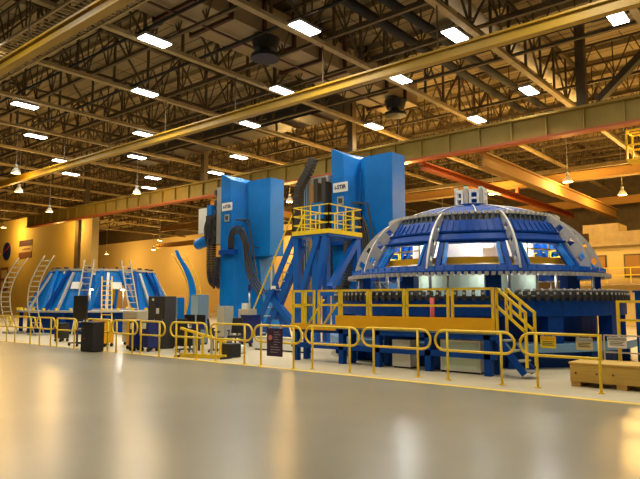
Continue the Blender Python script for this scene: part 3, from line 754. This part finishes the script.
cl = MB(); cl.obox((0, 0, .07), (1, 0, 0), (0, 1, 0), (0, 0, 1), .16, .03, .06); cl.tube([(.17, 0, .02), (.17, 0, .16)], .05, 8); cl.obox((.2, 0, -.04), (1, 0, 0), (0, 1, 0), (0, 0, 1), .04, .05, .08)
hd = MB(); hd.tube([(-.02, 0, .14), (-.02, 0, .2)], .035, 8); hd.obox((.13, 0, .165), (1, 0, 0), (0, 1, 0), (0, 0, 1), .09, .04, .015); hd.obox((.22, 0, .06), (1, 0, 0), (0, 1, 0), (0, 0, 1), .012, .03, .045)
c0 = None; rest = MB()
NC = 124
for k in range(NC):
    ph = 360 / NC * k; a = az(ph); ca, sa = math.cos(a), math.sin(a)
    if 120 < ph < 240:
        rest.obox((4.82 * ca, 4.82 * sa, 1.91), (ca, sa, 0), (-sa, ca, 0), (0, 0, 1), .16, .04, .07); continue
    if c0 is None:
        c0 = cl.build('clamp', 'rubber', base); h0 = hd.build('clamp_lever', 'silver', c0); c = c0
    else:
        c = c0.copy(); COL.objects.link(c); c.parent = base; h = h0.copy(); COL.objects.link(h); h.parent = c
    c.location = (4.82 * ca, 4.82 * sa, 1.84); c.rotation_euler = (0, 0, a)
o = rest.build('clamp', 'rubber', base); o['kind'] = 'stuff'
# grating/kicker cable on floor behind barrier
dome = thing('dome_fixture', 'large blue dome shaped welding fixture ringed with curved silver plates', 'dome fixture', (DC[0], DC[1], 1.84))
dome.scale = (.93, .93, 1)
Z = -1.96
def DB(mb, name, m, parent=None): 
    mb.v = [(p[0], p[1], p[2] + Z) for p in mb.v]
    return mb.build(name, m, parent or dome)
DB(MB().lathe([(4.0, 2.56), (4.34, 2.56), (4.34, 2.66), (4.24, 2.80), (4.0, 2.80)], 96), 'rim_ring', 'blue')
DB(MB().lathe([(ell(3.55) - .25, 3.55), (ell(3.55), 3.55), (ell(3.8), 3.8), (ell(4.19), 4.19), (ell(4.19) - .25, 4.19)], 96), 'upper_band', 'blue')
for za in (3.56, 3.82):
    DB(MB().lathe([(ell(za) - .05, za - .025), (ell(za) + .06, za - .025), (ell(za) + .06, za + .025), (ell(za) - .05, za + .025)], 96), 'band_flange', 'blue')
DB(MB().lathe([(2.6, 4.19), (2.93, 4.19), (2.82, 4.40), (2.55, 4.40)], 96), 'slot_ring', 'black')
# lower pedestal columns between base and rim
for k in range(10):
    a = az(36 * k + 8); ca, sa = math.cos(a), math.sin(a)
    DB(MB().obox((4.0 * ca, 4.0 * sa, 2.26), (ca, sa, 0), (-sa, ca, 0), (0, 0, 1), .14, .22, .30), 'pedestal', 'blue')
    a = az(36 * k + 26); ca, sa = math.cos(a), math.sin(a)
    DB(MB().tube([(4.12 * ca, 4.12 * sa, 1.96), (4.12 * ca, 4.12 * sa, 2.56)], .035, 8), 'jack_rod', 'silver')
# teeth
t0 = None; rest = MB(); NR = 144
for k in range(NR):
    ph = 360 / NR * k; a = az(ph); ca, sa = math.cos(a), math.sin(a)
    if 112 < ph < 248:
        rest.obox((4.38 * ca, 4.38 * sa, 2.57 + Z), (ca, sa, 0), (-sa, ca, 0), (0, 0, 1), .09, .050, .05); continue
    if t0 is None: t0 = MB().obox((0, 0, 0), (1, 0, 0), (0, 1, 0), (0, 0, 1), .09, .050, .05).build('rim_tooth', 'silver', dome); o = t0
    else: o = t0.copy(); COL.objects.link(o); o.parent = dome
    o.location = (4.38 * ca, 4.38 * sa, 2.57 + Z); o.rotation_euler = (0, 0, a)
o = rest.build('rim_tooth', 'silver', dome); o['kind'] = 'stuff'
t1 = MB().obox((0, 0, 0), (1, 0, 0), (0, 1, 0), (0, 0, 1), .09, .055, .045).build('crown_tooth', 'silver', dome)
for k in range(96):
    a = az(360 / 96 * k + .8)
    o = t1 if k == 0 else t1.copy()
    if k: COL.objects.link(o); o.parent = dome
    o.location = (2.88 * math.cos(a), 2.88 * math.sin(a), 4.42 + Z); o.rotation_euler = (0, 0, a)
t2 = MB().obox((0, 0, 0), (1, 0, 0), (0, 1, 0), (0, 0, 1), .03, .012, .11).build('crown_rib', 'bluegrey', dome)
for k in range(96):
    a = az(360 / 96 * k + .8)
    o = t2 if k == 0 else t2.copy()
    if k: COL.objects.link(o); o.parent = dome
    o.location = (2.90 * math.cos(a), 2.90 * math.sin(a), 4.28 + Z); o.rotation_euler = (0, 0, a)
# meridian members and plates
def prof(n=14, z0=2.66, z1=4.3): 
    out = []
    for i in range(n + 1):
        z = z0 + (z1 - z0) * i / n; out.append((ell(z), z))
    return out
def meridian_beam(phi, half, depth, m, name, z0=2.8, z1=4.25, off=0.0):
    a = az(phi); ca, sa = math.cos(a), math.sin(a); tx, ty = -sa, ca
    vs = []; fs = []; pr = prof(10, z0, z1)
    for i, (r, z) in enumerate(pr):
        nz = (z - 2.62) / 2.36; nr = r / 4.3; dr, dz = .80, .60
        for d in (off, off - depth):
            for s_ in (-half, half):
                vs.append(((r + dr * d) * ca + tx * s_, (r + dr * d) * sa + ty * s_, z + dz * d))
    for i in range(len(pr) - 1):
        A_ = 4 * i; B_ = 4 * (i + 1)
        fs += [(A_, A_ + 1, B_ + 1, B_), (A_ + 2, B_ + 2, B_ + 3, A_ + 3), (A_, B_, B_ + 2, A_ + 2), (A_ + 1, A_ + 3, B_ + 3, B_ + 1)]
    fs += [(0, 2, 3, 1), (len(vs) - 4, len(vs) - 3, len(vs) - 1, len(vs) - 2)]
    return DB(MB().add(vs, fs), name, m)
def arch_plate(phi):
    a = az(phi); ca, sa = math.cos(a), math.sin(a); tx, ty = -sa, ca
    n = 12; pr = prof(n, 2.62, 4.42); cols = 3; vs = []; 
    hole = {(2, 1), (5, 1), (8, 1)}
    for s_ in (-.03, .03):
        for i, (r, z) in enumerate(pr):
            
            nz = (z - 2.62) / 2.36; nr = r / 4.3; dr, dz = .80, .60
            wd = .14 + .30 * math.sin(PI * min(1, (i / n) * .92 + .08)) ** .8
            for j in range(cols + 1):
                d = -.06 + wd * (0, .22, .78, 1)[j]
                vs.append(((r + dr * d) * ca + tx * s_, (r + dr * d) * sa + ty * s_, z + dz * d))
    K = cols + 1; N = (n + 1) * K; fs = []
    def q(i, j): return i * K + j
    solid = {(i, j) for i in range(n) for j in range(cols)} - hole
    for (i, j) in solid:
        fs.append((q(i, j), q(i, j + 1), q(i + 1, j + 1), q(i + 1, j))); fs.append(tuple(N + v for v in (q(i, j), q(i + 1, j), q(i + 1, j + 1), q(i, j + 1))))
        for (di, dj, e) in ((-1, 0, (q(i, j), q(i, j + 1))), (1, 0, (q(i + 1, j), q(i + 1, j + 1))), (0, -1, (q(i, j), q(i + 1, j))), (0, 1, (q(i, j + 1), q(i + 1, j + 1)))):
            if (i + di, j + dj) not in solid: fs.append((e[0], e[1], N + e[1], N + e[0]))
    return DB(MB().add(vs, fs), 'arch_plate', 'silver')
for k in range(10):
    p = 36 * k
    arch_plate(p + 18 + (0))
    meridian_beam(p + 18 + 3.2, .08, .28, 'blue', 'meridian_beam'); meridian_beam(p + 18 - 3.2, .08, .28, 'blue', 'meridian_beam')
    if k % 2 == 0 or True:
        pass
        pass
    # window lintel & sill with brackets
    for (za, zb_, nm) in ((2.78, 2.83, 'window_sill'), (3.46, 3.58, 'window_lintel')):
        a0, a1 = az(p - 14), az(p + 14); r0 = ell(za) - .02; r1 = ell(zb_) - .02
        DB(MB().lathe([(r0 - .2, za), (r0, za), (r1, zb_), (r1 - .2, zb_)], 10, a0, a1), nm, 'blue')
    for q_ in (-12.3, 12.3):
        a = az(p + q_); ca, sa = math.cos(a), math.sin(a); r = ell(3.4) - .05
        meridian_beam(p + q_, .035, .16, 'azure', 'window_jamb', 2.85, 3.5)
# little ribs on the rim band and the upper band
for (n_, r_, z_, hh, lean) in ((90, 4.30, 2.72, .08, 0), (96, ell(4.0) + .01, 4.0, .17, 1)):
    o0 = None
    for k in range(n_):
        a = az(360 / n_ * k + 1)
        if o0 is None:
            o0 = MB().obox((0, 0, 0), (1, 0, lean * .8), (0, 1, 0), (-lean * .8, 0, 1), .02, .012, hh).build('stiffening_rib', 'azure' if not lean else 'blue', dome); o = o0
        else: o = o0.copy(); COL.objects.link(o); o.parent = dome
        o.location = (r_ * math.cos(a), r_ * math.sin(a), z_ + Z); o.rotation_euler = (0, 0, a)
# crown cap
def cap(z): return 2.78 * math.sqrt(max(0, 1 - ((z - 4.42) / .62) ** 2))
pf = [(2.78 - 2.33 * k / 8, 4.42 + .52 * k / 8 + .09 * math.sin(PI * k / 8)) for k in range(9)]
DB(MB().lathe(pf + [(.45, pf[-1][1]), (.45, 4.4), (2.5, 4.4)], 80), 'crown_shell', 'blue')
for k in range(14):
    a = az(360 / 14 * k + 3); ca, sa = math.cos(a), math.sin(a)
    m = MB(); m.tube([((r + .02) * ca, (r + .02) * sa, z + .02) for r, z in pf], .022, 6); DB(m, 'crown_seam', 'silver')
# apex hub
DB(MB().cyl((0, 0), .42, 4.9, 5.45, 24), 'hub_drum', 'blue')
DB(MB().cyl((0, 0), .62, 4.84, 5.02, 24), 'hub_base', 'blue')
for k in range(6):
    a = az(60 * k + 12); ca, sa = math.cos(a), math.sin(a)
    P_ = MB()
    # bracket plate with two windows
    for zz in ((4.96, 5.04), (5.18, 5.24), (5.4, 5.5)): P_.obox((.52 * ca, .52 * sa, (zz[0] + zz[1]) / 2), (ca, sa, 0), (-sa, ca, 0), (0, 0, 1), .03, .17, (zz[1] - zz[0]) / 2)
    for s_ in (-.14, .14): P_.obox((.52 * ca - sa * s_, .52 * sa + ca * s_, 5.23), (ca, sa, 0), (-sa, ca, 0), (0, 0, 1), .03, .04, .27)
    DB(P_, 'hub_bracket', 'white')
    a2 = az(60 * k + 42); DB(MB().cyl((.52 * math.cos(a2), .52 * math.sin(a2)), .07, 4.96, 5.52, 12), 'hub_post', 'silver')
    DB(MB().cyl((.52 * math.cos(a2), .52 * math.sin(a2)), .08, 5.52, 5.6, 12), 'hub_cap', 'palegreen')

# inside the dome
t = thing('inner_enclosure', 'bright white enclosure standing inside the dome, seen through its windows', 'enclosure', (DC[0], DC[1], 1.84))
DB2 = lambda mb, n, m: mb.build(n, m, t)
DB2(MB().lathe([(0.01, 0), (2.0, 0), (1.95, 2.05), (.01, 2.05)], 12), 'white_panels', 'white')
DB2(MB().lathe([(2.01, -.0), (2.05, 0), (2.05, .85), (2.01, .85)], 48), 'base_ring', 'palegreen')
a = az(3); ca, sa = math.cos(a), math.sin(a)
m = MB()
rr = 2.02
m.obox((rr * ca - sa * .35, rr * sa + ca * .35, 1.62), (ca, sa, 0), (-sa, ca, 0), (0, 0, 1), .02, .16, .16); DB2(m, 'round_port', 'grey')
m = MB().lathe([(2.1, .94), (3.2, .94), (3.2, 1.12), (2.1, 1.12)], 60); DB2(m, 'inner_deck', 'amber')
m = MB()
for k in range(24):
    if k in (0, 1, 23): continue
    a = az(15 * k); m.bar((3.05 * math.cos(a), 3.05 * math.sin(a), 1.12), (3.05 * math.cos(a), 3.05 * math.sin(a), 1.58), .035)
for zz in (1.36, 1.58): m.tube([(3.05 * math.cos(az(5 * k)), 3.05 * math.sin(az(5 * k)), zz) for k in range(6, 67)], .022, 6)
DB2(m, 'inner_rail', 'yellow')
for k in range(8):
    a = az(45 * k + 20); DB2(MB().tube([(2.9 * math.cos(a), 2.9 * math.sin(a), 0), (2.9 * math.cos(a), 2.9 * math.sin(a), .94)], .05, 8), 'deck_post', 'silver')
# work lights inside the dome: lamps fixed below the crown ring
wl = bpy.data.lights.new('work_lamp', 'POINT'); wl.energy = 95; wl.color = (.95, 1, .92); wl.shadow_soft_size = .12
wlow = wl.copy(); wlow.energy = 12
for k in range(7):
    a = az(360 / 7 * k + 8)
    for (rr, zz, ld) in ((2.3, 3.98, wl), (2.6, 2.6, wlow)):
        x, y = DC[0] + rr * math.cos(a), DC[1] + rr * math.sin(a)
        w = thing('work_light', 'small white work light fixed inside the dome', 'work light', (x, y, zz), a, 'work lights inside the dome')
        MB().box(-.06, .06, -.2, .2, 0, .06).build('housing', 'grey', w)
        MB().box(-.05, .05, -.19, .19, -.015, 0).build('tube', 'led', w)
        lo = bpy.data.objects.new('work_lamp', ld); COL.objects.link(lo); lo.location = (x, y, zz - .14)

# blue post and yellow access ladder at the right edge
t = thing('blue_post', 'thick blue post at the right edge behind the wooden crate', 'post', (-3.05, 14.6, 0))
MB().box(-.16, .16, -.15, .15, 0, 1.9).build('shaft', 'blue', t); MB().box(-.28, .28, -.26, .26, 0, .03).build('base_plate', 'blue', t); MB().box(-.2, .2, -.18, .18, 1.9, 1.94).build('cap_plate', 'blue', t)
t = thing('yellow_gate', 'yellow railed step gate in front of the blue post at right edge', 'gate', (-3.0, 14.15, 0))
m = MB()
for x in (-3.50, -2.5): m.bar((x, 14.2, 0), (x, 14.2, 1.72), .06)
for z in (1.7, 1.3): m.bar((-3.50, 14.2, z), (-2.5, 14.2, z), .05)
m.build('frame', 'yellow', t, world=True); MB().box(-3.1, -2.4, 14.15, 14.2, .55, .95).build('kick_plate', 'amber', t, world=True)
tag(MB().tube([(-5.3, 13.15, .35), (-3.4, 13.35 + .45, .42)], .02, 6).build('hose', 'bluegrey'), 'thin pale hose strung low before the dark base behind the crate', 'hose') if False else None

# ------------------------------------------------------------------ second fixture at far left
LC = (-32.3, 18.7)
vz = math.atan2(-LC[1], -LC[0])
def la(d): return vz + math.radians(d)
t = thing('cone_fixture', 'blue truncated cone welding fixture with silver top ring at far left', 'cone fixture', (LC[0], LC[1], 0))
MB().lathe([(2.55, 3.32), (2.85, 3.32), (2.85, 3.44), (2.55, 3.44)], 64).build('top_ring', 'silver', t)
MB().lathe([(3.6, 1.12), (4.45, 1.12), (4.45, 1.22), (3.6, 1.22)], 64).build('work_ring', 'silver', t)
MB().lathe([(3.3, .0), (3.9, 0), (3.9, 1.12), (3.3, 1.12)], 48).build('base_drum', 'blue', t)
def cone(phi0, phi1, r0, z0, r1, z1, th=.06):
    n = 5; vs = []; fs = []
    for k in range(n + 1):
        a = la(phi0 + (phi1 - phi0) * k / n)
        for (r, z) in ((r0, z0), (r1, z1), (r1 - th, z1), (r0 - th, z0)): vs.append((r * math.cos(a), r * math.sin(a), z))
    for k in range(n):
        A_, B_ = 4 * k, 4 * k + 4
        for j in range(4): fs.append((A_ + j, B_ + j, B_ + (j + 1) % 4, A_ + (j + 1) % 4))
    fs += [(3, 2, 1, 0), (4 * n, 4 * n + 1, 4 * n + 2, 4 * n + 3)]
    return MB().add(vs, fs)
def cp(phi, u, o=0): 
    r = 3.85 + (2.75 - 3.85) * u + o; z = 1.22 + (3.32 - 1.22) * u; a = la(phi); return (r * math.cos(a), r * math.sin(a), z)
for k in range(10):
    p = 36 * k + 8
    cone(p - 16, p + 16, 3.75, 1.22, 2.78, 3.32).build('cone_panel', 'azure', t) if k not in (0, 4, 7) else cone(p - 16, p + 16, 3.08, 2.7, 2.78, 3.32).build('cone_panel', 'azure', t)
    m = MB(); m.bar(cp(p - 17, 0, .1), cp(p - 9, 1, .08), .16, .16); m.bar(cp(p + 17, 0, .1), cp(p + 9, 1, .08), .16, .16); m.build('diagonal_brace', 'blue' if k % 2 else 'azure', t)
    MB().bar(cp(p - 5, 0, .16), cp(p - 3, .95, .1), .14, .1).build('silver_strip', 'silver', t)
    if k % 3: continue
    m = MB(); q = cp(p + 4, .62, .06); a = la(p + 4); m.obox(q, (math.cos(a), math.sin(a), .5), (-math.sin(a), math.cos(a), 0), (-.5 * math.cos(a), -.5 * math.sin(a), 1), .03, .28, .2); m.build('bright_plate', 'white', t)
for k in range(12):
    a = la(30 * k + 4); MB().box(-.1, .1, -.1, .1, 0, 1.12).build('leg', 'blue', t)
    t.children[-1]
    leg = [c for c in t.children if c.name.startswith('leg')][-1]; leg.location = (4.2 * math.cos(a), 4.2 * math.sin(a), 0); leg.rotation_euler = (0, 0, a)
m = MB()
for k in range(36):
    a = la(10 * k); m.bar((4.4 * math.cos(a), 4.4 * math.sin(a), 1.22), (4.4 * math.cos(a), 4.4 * math.sin(a), 1.34), .12)
m.build('clip', 'yellow', t)
for k in range(24):
    a = la(15 * k); MB().obox((2.7 * math.cos(a), 2.7 * math.sin(a), 3.49), (math.cos(a), math.sin(a), 0), (-math.sin(a), math.cos(a), 0), (0, 0, 1), .1, .06, .05).build('ring_clamp', 'charcoal', t)
wl2 = bpy.data.lights.new('fixture_lamp', 'POINT'); wl2.energy = 60; wl2.color = (1, .97, .85); wl2.shadow_soft_size = .15
for ph in (35, -20):
    a = la(ph); x, y = LC[0] + 1.9 * math.cos(a), LC[1] + 1.9 * math.sin(a)
    w = thing('work_light', 'small white work light on a stand inside the cone fixture', 'work light', (x, y, 0), 0, 'work lights inside the cone fixture')
    MB().box(-.2, .2, -.05, .05, 2.3, 2.36).build('tube', 'led', w); MB().box(-.02, .02, -.02, .02, .02, 2.3).build('pole', 'grey', w); MB().box(-.2, .2, -.2, .2, 0, .02).build('base', 'grey', w)
    lo = bpy.data.objects.new('fixture_lamp', wl2); COL.objects.link(lo); lo.location = (x, y, 2.15)
# ladders leaning on cone
def ladder(p0, p1, w, m, label, name='ladder', n=9, side=None):
    p0 = Vector(p0); p1 = Vector(p1); d = (p1 - p0); s_ = Vector(side or (d.y, -d.x, 0)).normalized() * (w / 2)
    t = thing(name, label, 'ladder', p0)
    for sg in (-1, 1): MB().bar(p0 + s_ * sg, p1 + s_ * sg, .06).build('side_rail', m, t, world=True)
    r = MB()
    for k in range(1, n): q = p0.lerp(p1, k / n); r.bar(q - s_, q + s_, .045)
    r.build('rungs', m, t, world=True)
    return t
for (ph, h, lab) in ((-14, 3.9, 'pale ladder leaning on the cone fixture, left one below the wall pillar'), (22, 3.9, 'pale ladder leaning on the cone fixture, right one above the tool chest'), (3, 3.0, 'short pale ladder leaning low on the front of the cone fixture')):
    a = la(ph); c, s_ = math.cos(a), math.sin(a)
    ladder((LC[0] + 4.75 * c, LC[1] + 4.75 * s_, 0), (LC[0] + (3.0 + (3.9 - h) * .5) * c, LC[1] + (3.0 + (3.9 - h) * .5) * s_, h), .5, 'yellow' if h < 3.5 else 'beige', lab, n=12, side=(-s_, c, 0))
# curved tool stands: arcs with rungs
def arc_stand(cx_, cy_, r, label, flip=1, m='yellow', extra=None, H=3.9, lean=.9):
    """upright bow-shaped rack: two bowed rails joined by rungs"""
    t = thing('curved_rack', label, 'curved rack', (cx_, cy_, 0))
    sx, sy = .765, .644
    def P(u, o, w): 
        off = flip * lean * math.sin(PI * min(u, 1)) - flip * .35 * u ** 3
        return (sx * (off + o) + -sy * w, sy * (off + o) + sx * w, .1 + (H - .1) * u)
    for o in (-.24, .24) if not extra else (-.34, .34):
        MB().tube([P(k / 14, o - flip * .15 * math.sin(PI * k / 14), 0) for k in range(15)], .032, 6).build('bowed_rail', m, t)
    r = MB()
    for k in range(1, 15):
        u = k / 15; r.bar(P(u, -.24 - flip * .15 * math.sin(PI * u), 0), P(u, .24 - flip * .15 * math.sin(PI * u), 0), .05)
    r.build('rungs', m, t)
    MB().box(-.5, .5, -.35, .35, 0, .1).build('base', 'grey', t)
    if extra:
        ex = MB(); n = 12; vs = []; fs = []
        for k in range(n + 1):
            u = .02 + .98 * k / n
            wd = .07 + .10 * math.sin(PI * u)
            for (o, w) in ((-wd, -.35), (wd, -.35), (wd, -.12), (-wd, -.12)): vs.append(P(u * 1.04, o + extra - flip * .2 * math.sin(PI * u), w))
        for k in range(n):
            A_, B_ = 4 * k, 4 * k + 4
            for j in range(4): fs.append((A_ + j, B_ + j, B_ + (j + 1) % 4, A_ + (j + 1) % 4))
        fs += [(3, 2, 1, 0), (4 * n, 4 * n + 1, 4 * n + 2, 4 * n + 3)]
        ex.add(vs, fs); ex.build('blue_gore', 'azure', t)
    return t
arc_stand(-33.0, 14.05, 0, 'pale yellow bow shaped rack at far left, leftmost one', flip=-1, m='beige', lean=.7, H=4.0)
arc_stand(-30.4, 14.2, 0, 'pale yellow bow shaped rack left of the cone fixture, nearer the fixture', flip=-1, m='beige', lean=.6, H=4.0)
arc_stand(-27.1, 20.5, 0, 'yellow bow shaped rack holding a curved blue gore right of the cone fixture', flip=1, lean=.8, extra=.02, H=4.3)

# ------------------------------------------------------------------ shop furniture, left of centre
def casters(t, x0, x1, y0, y1, r=.05, world=True):
    for x in (x0, x1):
        for y in (y0, y1):
            MB().tube([(x - .015, y, r), (x + .015, y, r)], r, 10).build('caster', 'black', t, world=world)
def cab(x, y, w, d, h, m, dm, label, cat, name, doors=2, feet=.05):
    t = thing(name, label, cat, (x, y, 0))
    MB().box(-w / 2, w / 2, -d / 2, d / 2, feet, h).build('body', m, t, bevel=.008)
    MB().box(-w / 2 + .03, w / 2 - .03, -d / 2 + .03, d / 2 - .03, 0, feet).build('plinth', 'black', t)
    for k in range(doors):
        a = -w / 2 + .02 + k * (w - .04) / doors; b = a + (w - .04) / doors - .015
        dd = MB().box(a, b, -d / 2 - .018, -d / 2, feet + .04, h - .04).build('door', dm, t)
        MB().box(b - .05, b - .03, -d / 2 - .035, -d / 2 - .018, h * .5, h * .5 + .12).build('handle', 'silver', dd)
    return t
t = cab(-18.75, 13.25, 1.0, .5, 1.88, 'charcoal', 'charcoal', 'tall dark grey two door cabinet with small white notes beside the cone fixture', 'cabinet', 'storage_cabinet')
MB().box(.02, .2, -.272, -.268, 1.25, 1.45).build('white_note', 'white', t); MB().box(-.25, -.12, -.272, -.268, 1.72, 1.8).build('white_note', 'white', t); MB().box(.05, .18, -.272, -.268, 1.5, 1.66).build('blue_note', 'navy', t)
# beige drawer chest
t = thing('tool_chest', 'beige drawer tool chest left of the dark grey cabinet', 'tool chest', (-20.75, 13.5, 0))
MB().box(-.5, .5, -.3, .3, .12, 1.32).build('body', 'beige', t, bevel=.01)
for k in range(5):
    d_ = MB().box(-.47, .47, -.32, -.30, .18 + k * .22, .37 + k * .22).build('drawer', 'beige', t)
    MB().box(-.4, .4, -.335, -.32, .33 + k * .22, .35 + k * .22).build('handle', 'silver', d_)
for x in (-.42, .42):
    for y in (-.22, .22): MB().tube([(x - .02, y, .06), (x + .02, y, .06)], .06, 10).build('caster', 'black', t)
def cart(x, y, w, d, h, m, label, name='parts_cart', note=None):
    t = thing(name, label, 'cart', (x, y, 0))
    b = MB(); b.box(-w / 2, w / 2, -d / 2, d / 2, .14, h); b.build('bin', m, t, bevel=.01)
    MB().box(-w / 2 - .02, w / 2 + .02, -d / 2 - .02, d / 2 + .02, h, h + .03).build('rim', m, t)
    for xx in (-w / 2 + .05, w / 2 - .05):
        for yy in (-d / 2 + .05, d / 2 - .05): MB().tube([(xx - .015, yy, .07), (xx + .015, yy, .07)], .07, 10).build('caster', 'black', t)
    if note: MB().box(-w * .25, w * .2, -d / 2 - .008, -d / 2, h - .25, h - .05).build('note', note, t)
    return t
cart(-18.35, 11.95, .30, .4, 1.0, 'navy', 'slim dark blue cart on casters, left one before the dark grey cabinet', note='white')
cart(-17.85, 12.15, .46, .45, 1.02, 'navy', 'wide dark blue cart on casters, right one before the dark grey cabinet', note='white')
cart(-19.05, 12.3, .36, .4, 1.02, 'amber', 'yellow cart on casters before the beige tool chest')
cart(-24.9, 12.6, .5, .4, .75, 'black', 'low black cart behind the leftmost hoop barriers')
cart(-22.9, 13.2, .45, .4, .9, 'amber', 'yellow cart standing behind the black display board', note='white')
cart(-20.9, 12.3, .4, .4, .95, 'amber', 'yellow cart between the display board and the black bin')
# display board
t = thing('display_board', 'large black display screen on a wheeled stand behind the left barriers', 'display screen', (-22.1, 11.9, 0))
MB().box(-.5, .5, -.05, .02, 1.0, 1.92).build('screen_panel', 'black', t, bevel=.01)
for x in (-.3, .3):
    MB().box(x - .03, x + .03, .02, .08, .1, 1.6).build('stand_leg', 'charcoal', t)
    MB().box(x - .03, x + .03, -.3, .35, .08, .13).build('foot', 'charcoal', t)
    for y in (-.26, .3): MB().tube([(x - .02, y, .05), (x + .02, y, .05)], .05, 10).build('caster', 'black', t)
MB().box(-.35, .35, -.12, .1, .55, .6).build('shelf', 'charcoal', t)
# black bin in front
t = thing('black_bin', 'tall black bin standing on the floor in front of the left hoop barriers', 'bin', (-19.3, 10.85, 0))
MB().box(-.38, .38, -.22, .22, .03, .96).build('body', 'black', t, bevel=.02); MB().box(-.36, .36, -.2, .2, 0, .03).build('base', 'rubber', t)
MB().box(-.39, .39, -.23, .23, .96, 1.0).build('lid', 'rubber', t)
MB().box(-.33, -.05, -.226, -.22, .42, .44).build('red_mark', 'red', t)
MB().box(-.36, -.1, -.226, -.22, .78, .79).build('red_mark', 'red', t)
cab(-19.2, 15.35, .5, .5, 1.96, 'bluegrey', 'glass', 'tall light blue grey cabinet with pale door, right one of the pair behind the desk', 'cabinet', 'storage_cabinet', 1)
cab(-19.95, 14.9, .3, .3, 1.85, 'azure', 'bluegrey', 'narrow blue grey cabinet, left one of the pair behind the desk', 'cabinet', 'storage_cabinet', 1)
cab(-19.1, 16.6, .5, .45, 1.5, 'grey', 'beige', 'grey electrical cabinet left of the beige machine, by the first blue column', 'cabinet', 'control_cabinet', 1)
t = cab(-18.35, 17.15, .62, .45, 1.38, 'beige', 'beige', 'beige control cabinet with signal lamp pole by the first blue column', 'cabinet', 'control_cabinet', 2)
m = MB().tube([(0.1, 0, 1.38), (0.1, 0, 2.1)], .03, 8).build('pole', 'silver', t); MB().cyl((.1, 0), .07, 2.1, 2.38, 12).build('signal_lamp', 'navy', t)
MB().box(-.25, .0, -.1, .15, 1.38, 1.62).build('white_box', 'white', t)
cart(-16.9, 15.95, .55, .5, 1.15, 'navy', 'dark blue bin cart at the foot of the ship stair')
t = thing('low_cabinet', 'long low cream cabinet run behind the hoop barriers left of the platform', 'cabinet', (-14.4, 15.2, 0))
MB().box(-1.3, 1.1, -.25, .25, .05, .42).build('body', 'white', t); MB().box(-1.25, 1.05, -.2, .2, 0, .05).build('plinth', 'black', t); MB().box(-1.33, 1.13, -.27, .27, .42, .46).build('top', 'beige', t)
# desk, monitors, chairs
t = thing('work_desk', 'dark work desk behind the hoop barriers under two monitors', 'desk', (-17.3, 13.7, 0))
MB().box(-.8, .6, -.35, .35, .72, .76).build('desktop', 'charcoal', t); 
for x in (-.74, .54):
    for y in (-.3, .3): MB().box(x - .03, x + .03, y - .03, y + .03, 0, .72).build('leg', 'charcoal', t)
MB().box(-.75, -.35, -.3, .3, .1, .7).build('drawer_unit', 'black', t)
def monitor(x, y, z, rz, lab):
    t = thing('monitor', lab, 'monitor', (x, y, z), rz)
    MB().box(-.12, .12, -.09, .09, 0, .02).build('base', 'black', t); MB().box(-.02, .02, .0, .03, .02, .2).build('neck', 'black', t)
    MB().box(-.27, .27, -.03, .0, .12, .46).build('screen', 'black', t, bevel=.005)
monitor(-17.75, 13.75, .76, .1, 'black monitor on the desk, left one'); monitor(-17.1, 13.75, .76, -.1, 'black monitor on the desk, right one')
t = thing('storage_bin', 'blue storage bin lying on top of the desk', 'bin', (-16.95, 13.45, .76)); MB().box(-.18, .25, -.1, .1, 0, .16).build('bin', 'navy', t); MB().box(-.2, .27, -.12, .12, .16, .18).build('rim', 'blue', t)
tag(MB().box(-.2, .2, -.12, .12, 0, .03).build('paper_stack', 'white'), 'white paper stack on the left part of the desk', 'paper').location = (-17.6, 13.5, .762)
def chair(x, y, rz, lab):
    t = thing('office_chair', lab, 'chair', (x, y, 0), rz, 'black office chairs')
    MB().box(-.24, .24, -.24, .24, .44, .52).build('seat', 'black', t, bevel=.02)
    MB().prism([(-.22, .20), (.22, .20), (.20, .27), (-.20, .27)], .58, 1.12, [(-.18, .28), (.18, .28), (.16, .34), (-.16, .34)]).build('backrest', 'black', t, bevel=.02)
    MB().bar((0, .2, .46), (0, .27, .7), .05, .03).build('back_bracket', 'charcoal', t)
    MB().cyl((0, 0), .03, .1, .44, 10).build('gas_lift', 'charcoal', t)
    m = MB()
    for k in range(5): a = 2 * PI * k / 5; m.bar((0, 0, .11), (.28 * math.cos(a), .28 * math.sin(a), .08), .04)
    m.build('star_base', 'charcoal', t)
    for k in range(5): a = 2 * PI * k / 5; MB().tube([(.28 * math.cos(a) - .015, .28 * math.sin(a), .035), (.28 * math.cos(a) + .015, .28 * math.sin(a), .035)], .035, 8).build('caster', 'black', t)
    for s_ in (-.26, .26):
        m = MB(); m.bar((s_, -.1, .68), (s_, .15, .68), .05, .03); m.bar((s_, .1, .46), (s_, .1, .68), .03); m.build('armrest', 'black', t)
chair(-15.7, 13.3, 2.4, 'black office chair right of the desk, behind the sloping rail')
chair(-16.7, 12.75, -2.6, 'black office chair tucked in front of the desk')
chair(-15.9, 14.3, .6, 'black office chair farthest behind, near the white cabinet run')
tag(MB().box(-.35, .35, -.2, .2, 0, .28).build('white_bundle', 'white', bevel=.05), 'white wrapped bundle on the floor beside the chairs', 'bundle').location = (-15.0, 13.5, 0)
